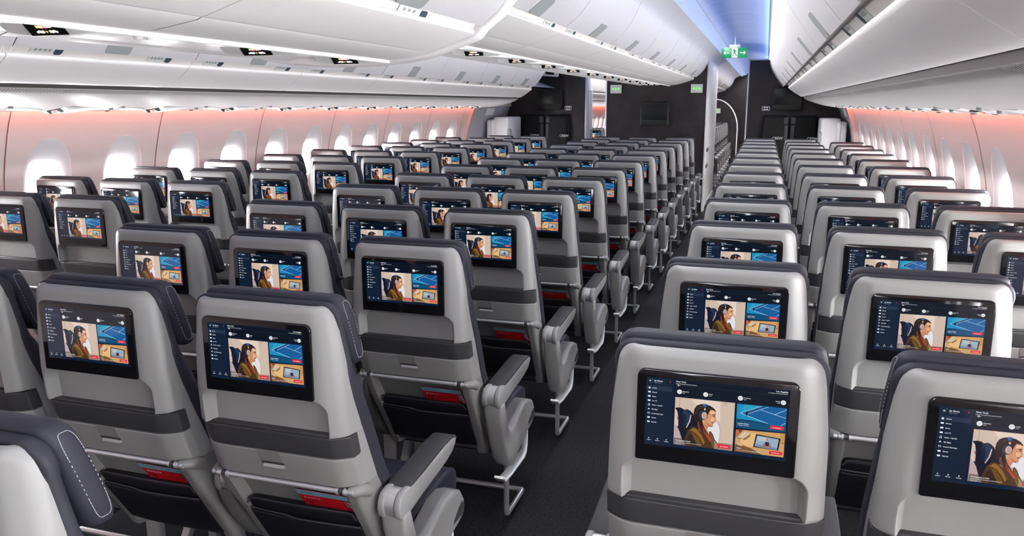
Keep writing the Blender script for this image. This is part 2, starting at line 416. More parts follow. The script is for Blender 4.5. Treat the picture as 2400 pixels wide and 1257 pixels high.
# ------------------------------------------------------------------ the picture on the seat screens (millimetres on the glass)
PICTURE = [((206,184,168),[(-74.9,-50.2),(34.8,-49.6),(34.8,-145.5),(-74.8,-146.2)]),
((225,205,190),[(-45.6,-50.2),(8.8,-49.9),(9.9,-90.0),(1.3,-84.9),(-1.5,-67.9),(-18.9,-56.7),(-35.6,-61.8)]),
((182,155,140),[(-66.5,-50.2),(-65.3,-50.2),(-65.6,-71.0),(-67.0,-71.2)]),
((190,172,158),[(14.3,-49.8),(21.7,-49.7),(20.2,-57.2),(14.6,-55.8)]),
((188,165,150),[(5.3,-90.5),(9.9,-98.2),(11.9,-110.2),(11.7,-123.6),(9.8,-133.7),(8.4,-133.6),(10.2,-122.8),(10.4,-109.4),(8.0,-98.4),(3.9,-91.2)]),
((222,222,226),[(-16.4,-106.7),(-12.9,-101.1),(-2.9,-94.7),(3.9,-91.2),(8.0,-98.4),(10.2,-109.4),(9.9,-122.8),(8.0,-133.4),(6.1,-134.2),(-1.5,-123.3),(-7.7,-112.8)]),
((14,20,36),[(-74.0,-72.0),(-67.5,-70.5),(-61.8,-71.1),(-57.3,-74.2),(-51.7,-72.1),(-46.4,-74.4),(-41.4,-78.9),(-38.3,-84.7),(-29.9,-101.2),(-29.3,-115.6),(-33.6,-145.8),(-52.8,-145.8),(-59.6,-133.1),(-64.5,-120.2),(-71.3,-105.4),(-73.9,-83.9)]),
((216,190,184),[(-74.5,-72.8),(-70.1,-78.3),(-67.8,-90.4),(-67.1,-108.0),(-68.8,-109.2),(-71.8,-106.5),(-75.0,-103.8)]),
((196,60,70),[(-69.6,-88.6),(-68.1,-89.4),(-67.6,-95.6),(-69.4,-94.8)]),
((188,164,164),[(-74.9,-104.8),(-68.7,-110.3),(-64.5,-118.1),(-59.6,-133.1),(-52.8,-145.8),(-74.8,-146.2)]),
((30,50,82),[(-58.7,-76.4),(-52.1,-73.0),(-46.7,-77.5),(-46.3,-86.7),(-50.3,-103.8),(-53.5,-107.3),(-58.6,-98.6),(-60.6,-87.5)]),
((18,30,54),[(-61.2,-84.4),(-55.6,-81.7),(-52.4,-89.5),(-53.5,-106.3),(-58.4,-104.8)]),
((205,185,175),[(-44.9,-81.4),(-43.5,-83.3),(-45.2,-96.9),(-51.0,-110.1),(-52.6,-109.9),(-47.7,-97.2)]),
((74,50,18),[(-49.3,-116.1),(-42.1,-106.3),(-35.4,-106.0),(-29.6,-109.4),(-21.6,-117.7),(-13.7,-124.9),(-8.9,-125.3),(-9.5,-113.0),(-6.8,-110.6),(-2.3,-116.2),(1.5,-126.0),(8.1,-135.5),(7.9,-145.7),(-52.8,-145.8),(-54.3,-133.5)]),
((140,98,40),[(-46.0,-115.2),(-38.2,-107.9),(-31.4,-111.2),(-23.3,-121.0),(-16.0,-134.6),(-18.6,-140.2),(-24.9,-128.5),(-32.9,-119.2),(-40.7,-115.0)]),
((104,72,28),[(-41.6,-117.2),(-34.8,-119.4),(-26.7,-129.8),(-20.4,-142.5),(-27.9,-144.6),(-36.2,-131.1)]),
((48,32,14),[(-44.3,-120.7),(-39.4,-124.2),(-32.0,-138.8),(-30.7,-145.5),(-41.2,-145.8),(-50.4,-133.0)]),
((110,80,36),[(-8.6,-112.9),(-3.7,-116.4),(0.1,-126.2),(7.6,-136.6),(7.7,-145.4),(-0.4,-144.4),(-5.8,-131.1)]),
((150,134,96),[(-0.3,-128.3),(3.6,-131.9),(7.6,-136.6),(7.7,-145.6),(1.5,-145.5),(2.0,-136.3)]),
((196,128,88),[(-22.7,-94.1),(-17.3,-89.3),(-11.5,-92.7),(-10.1,-101.7),(-13.5,-109.4),(-14.1,-116.7),(-17.0,-114.0),(-22.2,-104.3)]),
((206,146,110),[(-11.6,-71.2),(-8.0,-67.7),(-3.3,-68.1),(0.5,-70.9),(1.5,-74.2),(0.3,-78.4),(2.3,-83.8),(1.5,-89.5),(-0.3,-91.3),(-0.9,-94.4),(-2.9,-95.7),(-2.2,-97.7),(-3.1,-101.4),(-7.2,-102.9),(-11.5,-101.9),(-16.8,-100.0),(-20.8,-93.8),(-18.3,-87.9),(-13.7,-84.7),(-13.1,-79.5)]),
((232,186,152),[(-8.8,-70.8),(-3.2,-69.7),(-0.1,-72.3),(0.3,-74.8),(-2.9,-76.2),(-8.6,-75.9)]),
((228,176,140),[(-8.1,-85.1),(-3.5,-82.5),(-0.6,-85.2),(-0.4,-89.2),(-4.0,-91.7),(-7.8,-91.2)]),
((170,104,70),[(-17.1,-93.4),(-11.1,-100.8),(-7.2,-102.6),(-3.1,-101.0),(-3.6,-99.9),(-8.3,-99.5),(-13.2,-96.0)]),
((60,36,26),[(-4.9,-77.5),(-2.0,-76.3),(1.2,-77.0),(1.1,-78.4),(-1.9,-78.0),(-4.5,-78.9)]),
((50,30,26),[(-3.7,-80.0),(-1.4,-79.1),(0.7,-79.9),(-0.3,-81.2),(-2.7,-81.1)]),
((168,66,58),[(-5.4,-92.5),(-3.0,-92.6),(-0.8,-92.5),(-1.3,-94.0),(-3.3,-95.1),(-5.6,-94.4)]),
((140,80,54),[(-0.9,-88.8),(1.4,-88.8),(1.1,-90.3),(-0.7,-90.9)]),
((36,24,19),[(-39.7,-79.7),(-38.5,-70.3),(-34.6,-63.2),(-28.1,-59.3),(-18.8,-58.1),(-10.3,-60.1),(-3.5,-63.9),(1.0,-69.1),(1.0,-71.3),(-3.1,-68.6),(-8.8,-68.2),(-11.3,-73.2),(-13.2,-79.5),(-13.9,-84.8),(-18.3,-88.4),(-22.9,-90.0),(-21.6,-98.1),(-17.3,-107.8),(-10.3,-116.2),(-15.6,-124.2),(-21.6,-117.7),(-29.6,-108.4),(-33.3,-99.5),(-38.0,-91.9)]),
((62,42,32),[(-31.7,-64.4),(-24.3,-60.2),(-24.0,-67.6),(-31.3,-71.5),(-35.6,-81.3),(-36.7,-77.3)]),
((58,38,28),[(-14.8,-62.6),(-7.2,-64.5),(-1.4,-68.4),(-9.0,-66.3),(-14.1,-67.4)]),
((116,54,34),[(-31.6,-97.3),(-28.9,-92.8),(-27.0,-102.9),(-21.7,-114.6),(-25.6,-112.0),(-30.7,-105.4)]),
((128,56,36),[(-22.3,-102.3),(-17.2,-110.9),(-10.3,-117.2),(-4.2,-124.7),(0.8,-132.3),(-0.0,-134.0),(-5.9,-130.1),(-13.7,-123.9),(-19.9,-114.4)]),
((160,76,46),[(-17.0,-114.0),(-10.1,-120.3),(-3.0,-129.7),(-5.8,-132.2),(-11.7,-125.7)]),
((84,36,26),[(-24.0,-107.7),(-17.8,-118.2),(-9.8,-127.5),(-6.6,-133.3),(-11.5,-130.9),(-18.5,-123.5),(-24.6,-115.0)]),
((226,190,140),[(-21.3,-93.9),(-19.7,-93.3),(-18.9,-95.7),(-20.5,-96.4)]),
((36,40,64),[(-13.8,-79.6),(-13.9,-81.7),(-14.4,-83.8),(-15.2,-85.7),(-16.3,-87.3),(-17.7,-88.6),(-19.3,-89.5),(-21.0,-90.0),(-22.7,-89.9),(-24.4,-89.4),(-25.9,-88.5),(-27.2,-87.2),(-28.2,-85.5),(-28.9,-83.6),(-29.2,-81.5),(-29.1,-79.4),(-28.6,-77.3),(-27.8,-75.5),(-26.6,-73.8),(-25.2,-72.5),(-23.6,-71.6),(-21.9,-71.2),(-20.2,-71.2),(-18.6,-71.7),(-17.1,-72.7),(-15.8,-74.0),(-14.8,-75.7),(-14.1,-77.6)]),
((60,64,90),[(-18.2,-80.2),(-18.2,-82.0),(-18.5,-83.7),(-19.1,-85.3),(-19.8,-86.6),(-20.8,-87.7),(-21.8,-88.4),(-23.0,-88.8),(-24.1,-88.7),(-25.2,-88.2),(-26.3,-87.4),(-27.1,-86.3),(-27.8,-84.8),(-28.3,-83.2),(-28.5,-81.4),(-28.5,-79.7),(-28.2,-77.9),(-27.6,-76.3),(-26.9,-75.0),(-25.9,-73.9),(-24.9,-73.2),(-23.7,-72.8),(-22.6,-72.9),(-21.5,-73.4),(-20.4,-74.2),(-19.6,-75.3),(-18.9,-76.8),(-18.4,-78.4)]),
((40,44,66),[(-18.3,-80.2),(-18.3,-81.8),(-18.6,-83.3),(-19.1,-84.8),(-19.7,-86.0),(-20.5,-86.9),(-21.4,-87.6),(-22.4,-87.9),(-23.4,-87.8),(-24.4,-87.4),(-25.3,-86.7),(-26.1,-85.6),(-26.7,-84.3),(-27.1,-82.9),(-27.3,-81.3),(-27.2,-79.7),(-27.0,-78.1),(-26.5,-76.7),(-25.9,-75.5),(-25.0,-74.5),(-24.1,-73.9),(-23.1,-73.6),(-22.1,-73.7),(-21.1,-74.1),(-20.2,-74.8),(-19.5,-75.8),(-18.9,-77.1),(-18.5,-78.6)]),
((206,172,156),[(-14.4,-80.2),(-14.5,-81.8),(-14.8,-83.4),(-15.3,-84.8),(-16.1,-86.0),(-17.0,-87.0),(-18.0,-87.7),(-19.1,-88.0),(-20.3,-87.9),(-21.4,-87.5),(-22.4,-86.8),(-23.2,-85.8),(-23.9,-84.5),(-24.3,-83.0),(-24.5,-81.5),(-24.5,-79.8),(-24.2,-78.3),(-23.6,-76.9),(-22.9,-75.6),(-22.0,-74.7),(-20.9,-74.0),(-19.8,-73.7),(-18.7,-73.8),(-17.6,-74.1),(-16.6,-74.9),(-15.8,-75.9),(-15.1,-77.2),(-14.6,-78.6)]),
((190,154,138),[(-15.1,-80.8),(-15.1,-82.0),(-15.3,-83.1),(-15.7,-84.2),(-16.2,-85.1),(-16.8,-85.8),(-17.6,-86.3),(-18.4,-86.5),(-19.2,-86.5),(-19.9,-86.2),(-20.6,-85.7),(-21.2,-84.9),(-21.7,-83.9),(-22.0,-82.8),(-22.2,-81.7),(-22.1,-80.5),(-21.9,-79.3),(-21.6,-78.3),(-21.0,-77.4),(-20.4,-76.7),(-19.7,-76.2),(-18.9,-75.9),(-18.1,-76.0),(-17.3,-76.3),(-16.6,-76.8),(-16.0,-77.6),(-15.5,-78.5),(-15.2,-79.6)]),
((42,98,168),[(-23.3,-57.9),(-17.0,-57.1),(-16.5,-63.8),(-22.7,-64.1)]),
((198,168,136),[(-20.8,-66.2),(-17.9,-65.8),(-17.1,-70.3),(-20.5,-70.2)]),
((124,108,100),[(-74.2,-132.1),(-59.9,-132.5),(-52.8,-145.8),(-74.8,-146.2)]),
((148,130,116),[(7.9,-131.9),(34.6,-131.9),(34.8,-145.5),(7.9,-145.7)]),
((222,40,62),[(8.3,-134.4),(30.4,-134.4),(31.0,-135.3),(30.8,-141.7),(30.2,-142.4),(8.3,-142.3),(7.7,-141.6),(7.7,-135.3)]),
((22,140,192),[(38.6,-50.1),(126.2,-49.1),(126.3,-96.2),(38.9,-97.4)]),
((42,156,190),[(52.3,-49.9),(83.0,-49.9),(55.8,-63.4),(45.5,-67.5)]),
((16,92,152),[(45.5,-67.7),(83.0,-49.9),(126.2,-49.1),(125.9,-83.7),(117.4,-83.8),(95.0,-82.9)]),
((14,80,128),[(56.7,-64.3),(83.0,-49.9),(93.8,-49.8),(59.6,-67.1)]),
((40,150,160),[(67.6,-79.6),(90.4,-82.2),(96.8,-83.0),(77.8,-82.8)]),
((6,76,116),[(39.4,-79.8),(67.7,-80.6),(95.9,-83.5),(117.4,-84.0),(125.9,-83.7),(126.3,-96.2),(38.9,-97.4)]),
((4,24,44),[(39.4,-79.5),(67.7,-80.3),(95.9,-83.2),(95.6,-84.4),(67.8,-82.1),(39.5,-81.0)]),
((176,214,236),[(45.6,-68.0),(83.2,-50.2),(82.9,-49.5),(45.4,-67.3)]),
((176,214,236),[(45.4,-68.1),(95.3,-83.2),(95.5,-82.4),(45.6,-67.2)]),
((176,214,236),[(59.8,-67.5),(94.4,-50.3),(94.1,-49.6),(59.5,-66.8)]),
((176,214,236),[(80.7,-57.5),(125.7,-69.0),(125.8,-68.2),(80.9,-56.8)]),
((176,214,236),[(106.4,-63.6),(126.3,-52.0),(126.0,-51.3),(106.1,-62.9)]),
((176,214,236),[(117.6,-84.2),(126.1,-77.9),(125.7,-77.2),(117.2,-83.5)]),
((12,16,30),[(55.8,-63.9),(59.5,-62.1),(60.2,-63.9),(57.8,-66.2),(58.1,-69.6),(57.2,-72.5),(55.7,-70.4),(53.8,-68.9),(55.5,-66.9)]),
((8,20,36),[(41.7,-81.3),(43.6,-82.1),(44.1,-96.7),(42.5,-96.6)]),
((222,40,62),[(100.3,-85.1),(122.5,-85.1),(123.3,-86.1),(123.2,-91.3),(122.4,-92.2),(100.1,-92.4),(99.3,-91.4),(99.5,-86.1)]),
((206,158,100),[(39.1,-101.0),(126.4,-98.2),(126.4,-145.2),(39.0,-145.1)]),
((226,184,126),[(58.1,-104.6),(79.1,-103.9),(69.9,-133.6),(56.9,-130.3),(47.5,-126.5),(52.2,-113.5)]),
((196,144,86),[(118.4,-98.7),(126.4,-98.2),(126.4,-117.8),(118.7,-116.8)]),
((120,82,40),[(119.6,-117.1),(126.4,-118.0),(126.4,-119.0),(119.5,-118.1)]),
((186,104,66),[(39.1,-101.0),(53.3,-100.4),(47.8,-108.0),(42.2,-114.8),(38.9,-118.4)]),
((120,60,36),[(43.2,-100.9),(51.5,-100.6),(46.4,-107.2)]),
((150,110,70),[(51.6,-119.2),(66.5,-106.0),(65.0,-112.8),(56.3,-120.1)]),
((188,180,164),[(41.8,-117.0),(55.3,-102.4),(61.9,-102.9),(50.7,-118.8)]),
((214,206,190),[(46.8,-115.3),(55.8,-103.9),(58.6,-104.0),(49.6,-115.9)]),
((100,92,80),[(41.8,-117.0),(50.6,-117.8),(50.7,-119.0),(42.2,-118.5)]),
((122,84,46),[(39.5,-130.1),(51.4,-131.0),(68.2,-134.9),(88.9,-145.3),(39.0,-145.1)]),
((206,188,156),[(43.8,-126.9),(52.3,-129.9),(51.5,-133.1),(43.1,-130.6)]),
((190,160,110),[(68.0,-131.9),(81.0,-135.2),(103.0,-139.3),(94.1,-141.5),(75.7,-139.0)]),
((10,12,14),[(75.7,-105.5),(119.3,-109.0),(116.3,-133.2),(72.0,-131.8)]),
((150,172,188),[(77.7,-107.9),(116.2,-110.7),(114.0,-132.5),(74.3,-130.2)]),
((176,192,198),[(79.4,-108.4),(96.7,-109.7),(96.3,-117.8),(80.0,-118.0)]),
((110,140,176),[(74.9,-124.8),(114.0,-128.1),(114.0,-132.5),(74.3,-130.2)]),
((150,120,112),[(92.7,-119.3),(88.6,-125.0),(85.2,-129.5),(88.1,-131.7),(97.0,-128.9),(105.2,-130.8),(104.6,-128.4),(101.0,-121.2),(99.0,-118.5)]),
((196,132,108),[(97.5,-113.1),(97.5,-114.3),(97.1,-115.5),(96.6,-116.2),(95.9,-116.6),(95.2,-116.4),(94.6,-115.8),(94.1,-114.8),(93.9,-113.6),(94.0,-112.3),(94.3,-111.2),(94.8,-110.5),(95.5,-110.1),(96.2,-110.3),(96.8,-110.9),(97.3,-111.9)]),
((214,160,120),[(94.1,-109.0),(97.1,-108.8),(97.7,-111.6),(93.7,-112.1)]),
((40,34,76),[(92.5,-118.5),(99.5,-118.4),(99.2,-126.6),(93.4,-126.5)]),
((222,40,62),[(101.3,-135.0),(122.9,-134.7),(123.6,-135.6),(123.5,-140.7),(122.8,-141.6),(101.0,-141.7),(100.2,-140.9),(100.5,-136.1)])]

def display_mesh():
    mb = MB()
    st = {'y': -.0036}
    def layer():
        st['y'] -= 2.2e-5
    def poly(col, pts):
        c = rgb(*col)
        mb.add([(x / 1000, st['y'], T + z / 1000) for x, z in pts], [tuple(range(len(pts)))], 0, c)
    def rect(col, x0, z0, x1, z1):
        poly(col, [(x0, z0), (x1, z0), (x1, z1), (x0, z1)])
    def text(col, s, x, z, size, align='LEFT', off=.0):
        v, f = text_geo(s, size, align, off)
        mb.add([((x + p[0]) / 1000, st['y'], T + (z + p[1]) / 1000) for p in v], f, 0, rgb(*col))
    def circ(col, x, z, r, n=22):
        poly(col, [(x + r * math.cos(k * 2 * PI / n), z + r * math.sin(k * 2 * PI / n)) for k in range(n)])
    W = (232, 236, 240); G = (150, 164, 180)
    rect((2, 20, 42), -131, -15, 130.3, -153.4)
    layer()
    rect((2, 14, 28), -77, -17, 130.3, -47)
    rect((2, 26, 54), -78, -147, 130.3, -153.4)
    rect((10, 28, 50), -131, -15, -78.6, -153.4)
    layer()
    rect((34, 48, 72), -129.8, -32, -81.5, -41)
    rect((26, 38, 56), -126.8, -18.2, -118.6, -26.6)
    rect((48, 60, 76), -74.5, -26.2, 125.6, -26.5)
    for x in (-74.5, -25.8, 37.5, 125.5):
        rect((48, 60, 76), x - .15, -26.2, x + .15, -43.5)
    rect((30, 44, 64), -129, -29.6, -81, -29.8)
    layer()
    # aircraft symbol, timer, arrow
    def plane(x, z, s, col=W):
        poly(col, [(x - 3 * s, z + .28 * s), (x + 2.2 * s, z + .28 * s), (x + 3.1 * s, z), (x + 2.2 * s, z - .28 * s), (x - 3 * s, z - .28 * s)])
        poly(col, [(x + .8 * s, z), (x - .9 * s, z + 2.3 * s), (x - 1.5 * s, z + 2.3 * s), (x - .5 * s, z), (x - 1.5 * s, z - 2.3 * s), (x - .9 * s, z - 2.3 * s)])
        poly(col, [(x - 2.1 * s, z), (x - 2.9 * s, z + 1 * s), (x - 3.3 * s, z + 1 * s), (x - 3 * s, z - 1 * s), (x - 2.7 * s, z - 1 * s)])
    plane(-122.7, -22.5, .8)
    plane(-69.2, -26.4, 1.0)
    circ((20, 170, 110), -119.2, -18.8, .8)
    poly((214, 40, 66), [(-86.8, -19.6), (-85.9, -19.6), (-84.3, -21.7), (-85.9, -23.8), (-86.8, -23.8), (-85.2, -21.7)])
    text(W, '6h 35min', -115.6, -23.3, 4.3, off=.06)
    text(G, 'Flight Tracker', -115.6, -26.4, 2.4)
    text(W, 'New York', -74.8, -20.6, 4.3, off=.07)
    text(W, 'John F. Kennedy International Airport', -74.8, -24.1, 2.55)
    text(W, 'Los Angeles', 126.4, -20.0, 4.3, 'RIGHT', .07)
    text(W, 'Los Angeles International Airport', 126.4, -23.3, 2.5, 'RIGHT')
    menu = ['Home', 'Movies', 'Series', 'Live TV', 'Audio + Spotify', 'My Flight', 'Food & Beverage', 'Games', 'SkyKids']
    for i, t in enumerate(menu):
        z = -37.5 - i * 8.65
        text(W, t, -118.6, z - .3, 3.15, off=.05)
        x = -124.1
        zz = z + .9
        if i == 0:
            poly(W, [(x - 2.3, zz), (x, zz + 2.1), (x + 2.3, zz), (x + 1.6, zz), (x + 1.6, zz - 2), (x - 1.6, zz - 2), (x - 1.6, zz)])
        elif i == 4:
            rect(W, x - 1.2, zz + 2, x - .7, zz - 1.6); rect(W, x + 1.3, zz + 2, x + 1.8, zz - 1.6); rect(W, x - 1.2, zz + 2.1, x + 1.8, zz + 1.4)
            circ(W, x - 1.5, zz - 1.5, .8, 12); circ(W, x + 1, zz - 1.5, .8, 12)
        elif i == 5:
            poly(W, [(x - 2.3, zz - 1.6), (x, zz + 2), (x + 2.3, zz - 1.6), (x, zz - .7)])
        elif i == 6:
            rect(W, x - 2, zz + 1.8, x - .4, zz + .2); rect(W, x - 1.4, zz + .4, x - .9, zz - 2); rect(W, x + .8, zz + 1.8, x + 2, zz); rect(W, x + 1.3, zz + .2, x + 1.8, zz - 2)
        else:
            rect(W, x - 2.4, zz + 1.5, x + 2.4, zz - 1.5)
    for x, t, k in ((-122.1, 'Logout', 0), (-105.6, 'My List', 1), (-88.7, 'Settings', 2)):
        text(W, t, x, -144.2, 2.6, 'CENTER', .04)
        if k == 1:
            poly(W, [(x + 1.5 * (1 if q % 2 else .6) * math.cos(R(54 + 36 * q)), -139.7 + 1.5 * (1 if q % 2 else .6) * math.sin(R(54 + 36 * q))) for q in range(10)])
        elif k == 2:
            circ(W, x, -139.7, 1.2, 8)
        else:
            rect(W, x - 1.4, -138.5, x + .6, -138.9); rect(W, x - 1.4, -140.6, x + .6, -141); rect(W, x - 1.4, -138.5, x - 1, -141); poly(W, [(x, -139.3), (x + 1.8, -139.75), (x, -140.2)])
    for x in (-67.5, -19, 43.9, 119.4):
        circ((226, 228, 230), x, -39.2, 4.6)
    for (x, a, b, al) in ((-61.6, 'Departure', 'Now', 'LEFT'), (-13, 'Lunch', 'In 1h', 'LEFT'), (50, 'Pre-Arrival', 'In 5h', 'LEFT'), (113.4, 'Arrival', '11:45', 'RIGHT')):
        text(W, a, x, -38.8, 2.75, al, .05)
        text(W, b, x, -41.9, 2.3, al, .03)
    layer()
    for x, k in ((-67.5, 0), (-19, 1), (43.9, 1), (119.4, 0)):
        if k:
            for dx in (-1.2, .9):
                rect((90, 98, 110), x + dx, -37.6, x + dx + .5, -41)
        else:
            plane(x, -39.2, .55, (90, 98, 110))
    for col, pts in PICTURE:
        layer()
        poly(col, pts)
    layer()
    text(W, 'See Collection', 19.6, -139.3, 2.55, 'CENTER', .06)
    text(W, 'See Collection', 111.4, -89.6, 2.55, 'CENTER', .06)
    text(W, 'See Workout', 112, -139.2, 2.55, 'CENTER', .06)
    text(W, 'Trending today on Delta', -71.2, -137.6, 2.85, off=.06)
    text(W, 'Check out the 10 most popular movies & shows on', -71.2, -141.2, 2.3, off=.02)
    text(W, 'Delta today.', -71.2, -144.5, 2.3, off=.02)
    text(W, 'Summer Games', 41.7, -88.7, 3.1, off=.06)
    text(W, '5 Movies + 3 Series', 41.7, -92.1, 2.5, off=.02)
    text(W, 'Fitness', 42.2, -138, 2.85, off=.06)
    text(W, 'Take your workouts to new heights, anywhere', 42.2, -141.8, 2.3, off=.02)
    return mb.mesh('display', 'display', sharp=None, fix=False, attr=True)

# ------------------------------------------------------------------ the seat (origin on the floor below its screen)
T = 1.1247                        # height of the screen's top edge
YB = lerp_table([(.05, .003), (-.19, .003), (-.285, .010), (-.30, .030), (-.345, .044), (-.437, .072), (-.47, .098), (-.549, .142), (-.597, .172), (-.735, .255), (-.80, .29)])
HW = lerp_table([(.05, .186), (0, .194), (-.05, .199), (-.115, .206), (-.30, .211), (-.437, .208), (-.60, .203), (-.80, .196)])
DEP = lerp_table([(.05, .004), (0, .012), (-.15, .034), (-.30, .056), (-.45, .072), (-.80, .082)])

def field(mb, zs, xf, wf, yf, dep, corner=None, mi=0):
    """a moulded face seen from behind, z rows by x columns, with a skirt that runs forward"""
    rows = []
    n = len(zs)
    for i in range(-1, n + 1):
        ii = min(max(i, 0), n - 1)
        dz = zs[ii]
        w = wf(dz)
        if corner and dz > corner[0] - corner[1]:
            r = corner[1]; h = dz - (corner[0] - r)
            w = w - r + math.sqrt(max(0, r * r - h * h))
        row = []
        m = len(xf)
        for j in range(-1, m + 1):
            jj = min(max(j, 0), m - 1)
            x = xf[jj] * w
            y = yf(x, dz, w)
            if i in (-1, n) or j in (-1, m):
                y += dep(dz)
            row.append((x, y, T + dz))
        rows.append(row)
    mb.grid(rows, mi)

def rnd(d, r):
    if d >= r:
        return 0
    d = max(d, 0)
    return r - math.sqrt(max(0, r * r - (r - d) ** 2))

XN = [0, .25, .5, .62, .655, .675, .69, .705, .718, .73, .742, .753, .764, .774, .784, .793, .802, .810, .818, .826, .834, .842, .852, .865, .885, .905, .925, .945, .96, .975, .987, .995, 1.0]
XN = [-x for x in XN[:0:-1]] + XN

def facet(d):                     # slanted side of the moulding, with a soft crease
    return .006 * math.log1p(math.exp(min((.038 - d) / .008, 30)))

def shell_mesh():
    mb = MB()
    top, rc = .038, .028
    zs = [top - d for d in (0, .001, .003, .006, .010, .015, .021, .028, .036, .045, .058, .075, .10, .14, .18, .215, .221)]
    zs += [-.186 - .002 * k_ for k_ in range(24)] + [-.24, -.26, -.27, -.276, -.280, -.283, -.2855, -.288, -.292, -.30, -.33, -.38, -.43, -.46]
    def yf(x, dz, w):
        y = YB(dz)
        a = abs(x)
        # distance to the outer edge, rounded
        d = w - a
        if dz > top - rc:
            cx, cz = HW(dz) - rc, top - rc
            if a > cx:
                d = rc - math.hypot(a - cx, dz - cz)
            else:
                d = top - dz
        y += rnd(d, .016) + facet(HW(dz) - a)
        # soft crease where the frame turns to the side
        # recess below the screen with round upper corners
        if -.289 < dz < -.184:
            hw, r = .177, .04
            zt = -.186
            qx, qz = a - (hw - r), dz - (zt - r)
            s = math.hypot(max(qx, 0), max(qz, 0)) + min(max(qx, qz), 0) - r
            y += .036 * sstep(0, -.018, s)
        if dz <= -.284:               # behind the strip and the tray
            y += .018
        if -.29 < dz < -.272 and a > .177:
            y += rnd(dz + .2865, .010) if dz > -.2865 else .010
        return y
    field(mb, zs, XN, HW, yf, DEP, (top, rc))
    return mb.mesh('shell', 'shell', sharp=40)

def slab(z0, z1, wf, yf, r, dep, fc=False, xn=XN):
    mb = MB()
    H = z0 - z1
    k = [0, .25 * r, .6 * r, r]
    zs = [z0 - d for d in k] + [z0 - r - (H - 2 * r) * t for t in (.25, .5, .75)] + [z1 + d for d in k[::-1]]
    def y(x, dz, w):
        return yf(dz) + rnd(min(w - abs(x), z0 - dz, dz - z1), r) + (facet(w - abs(x)) if fc else 0)
    field(mb, zs, xn, wf, y, lambda d: dep)
    return mb

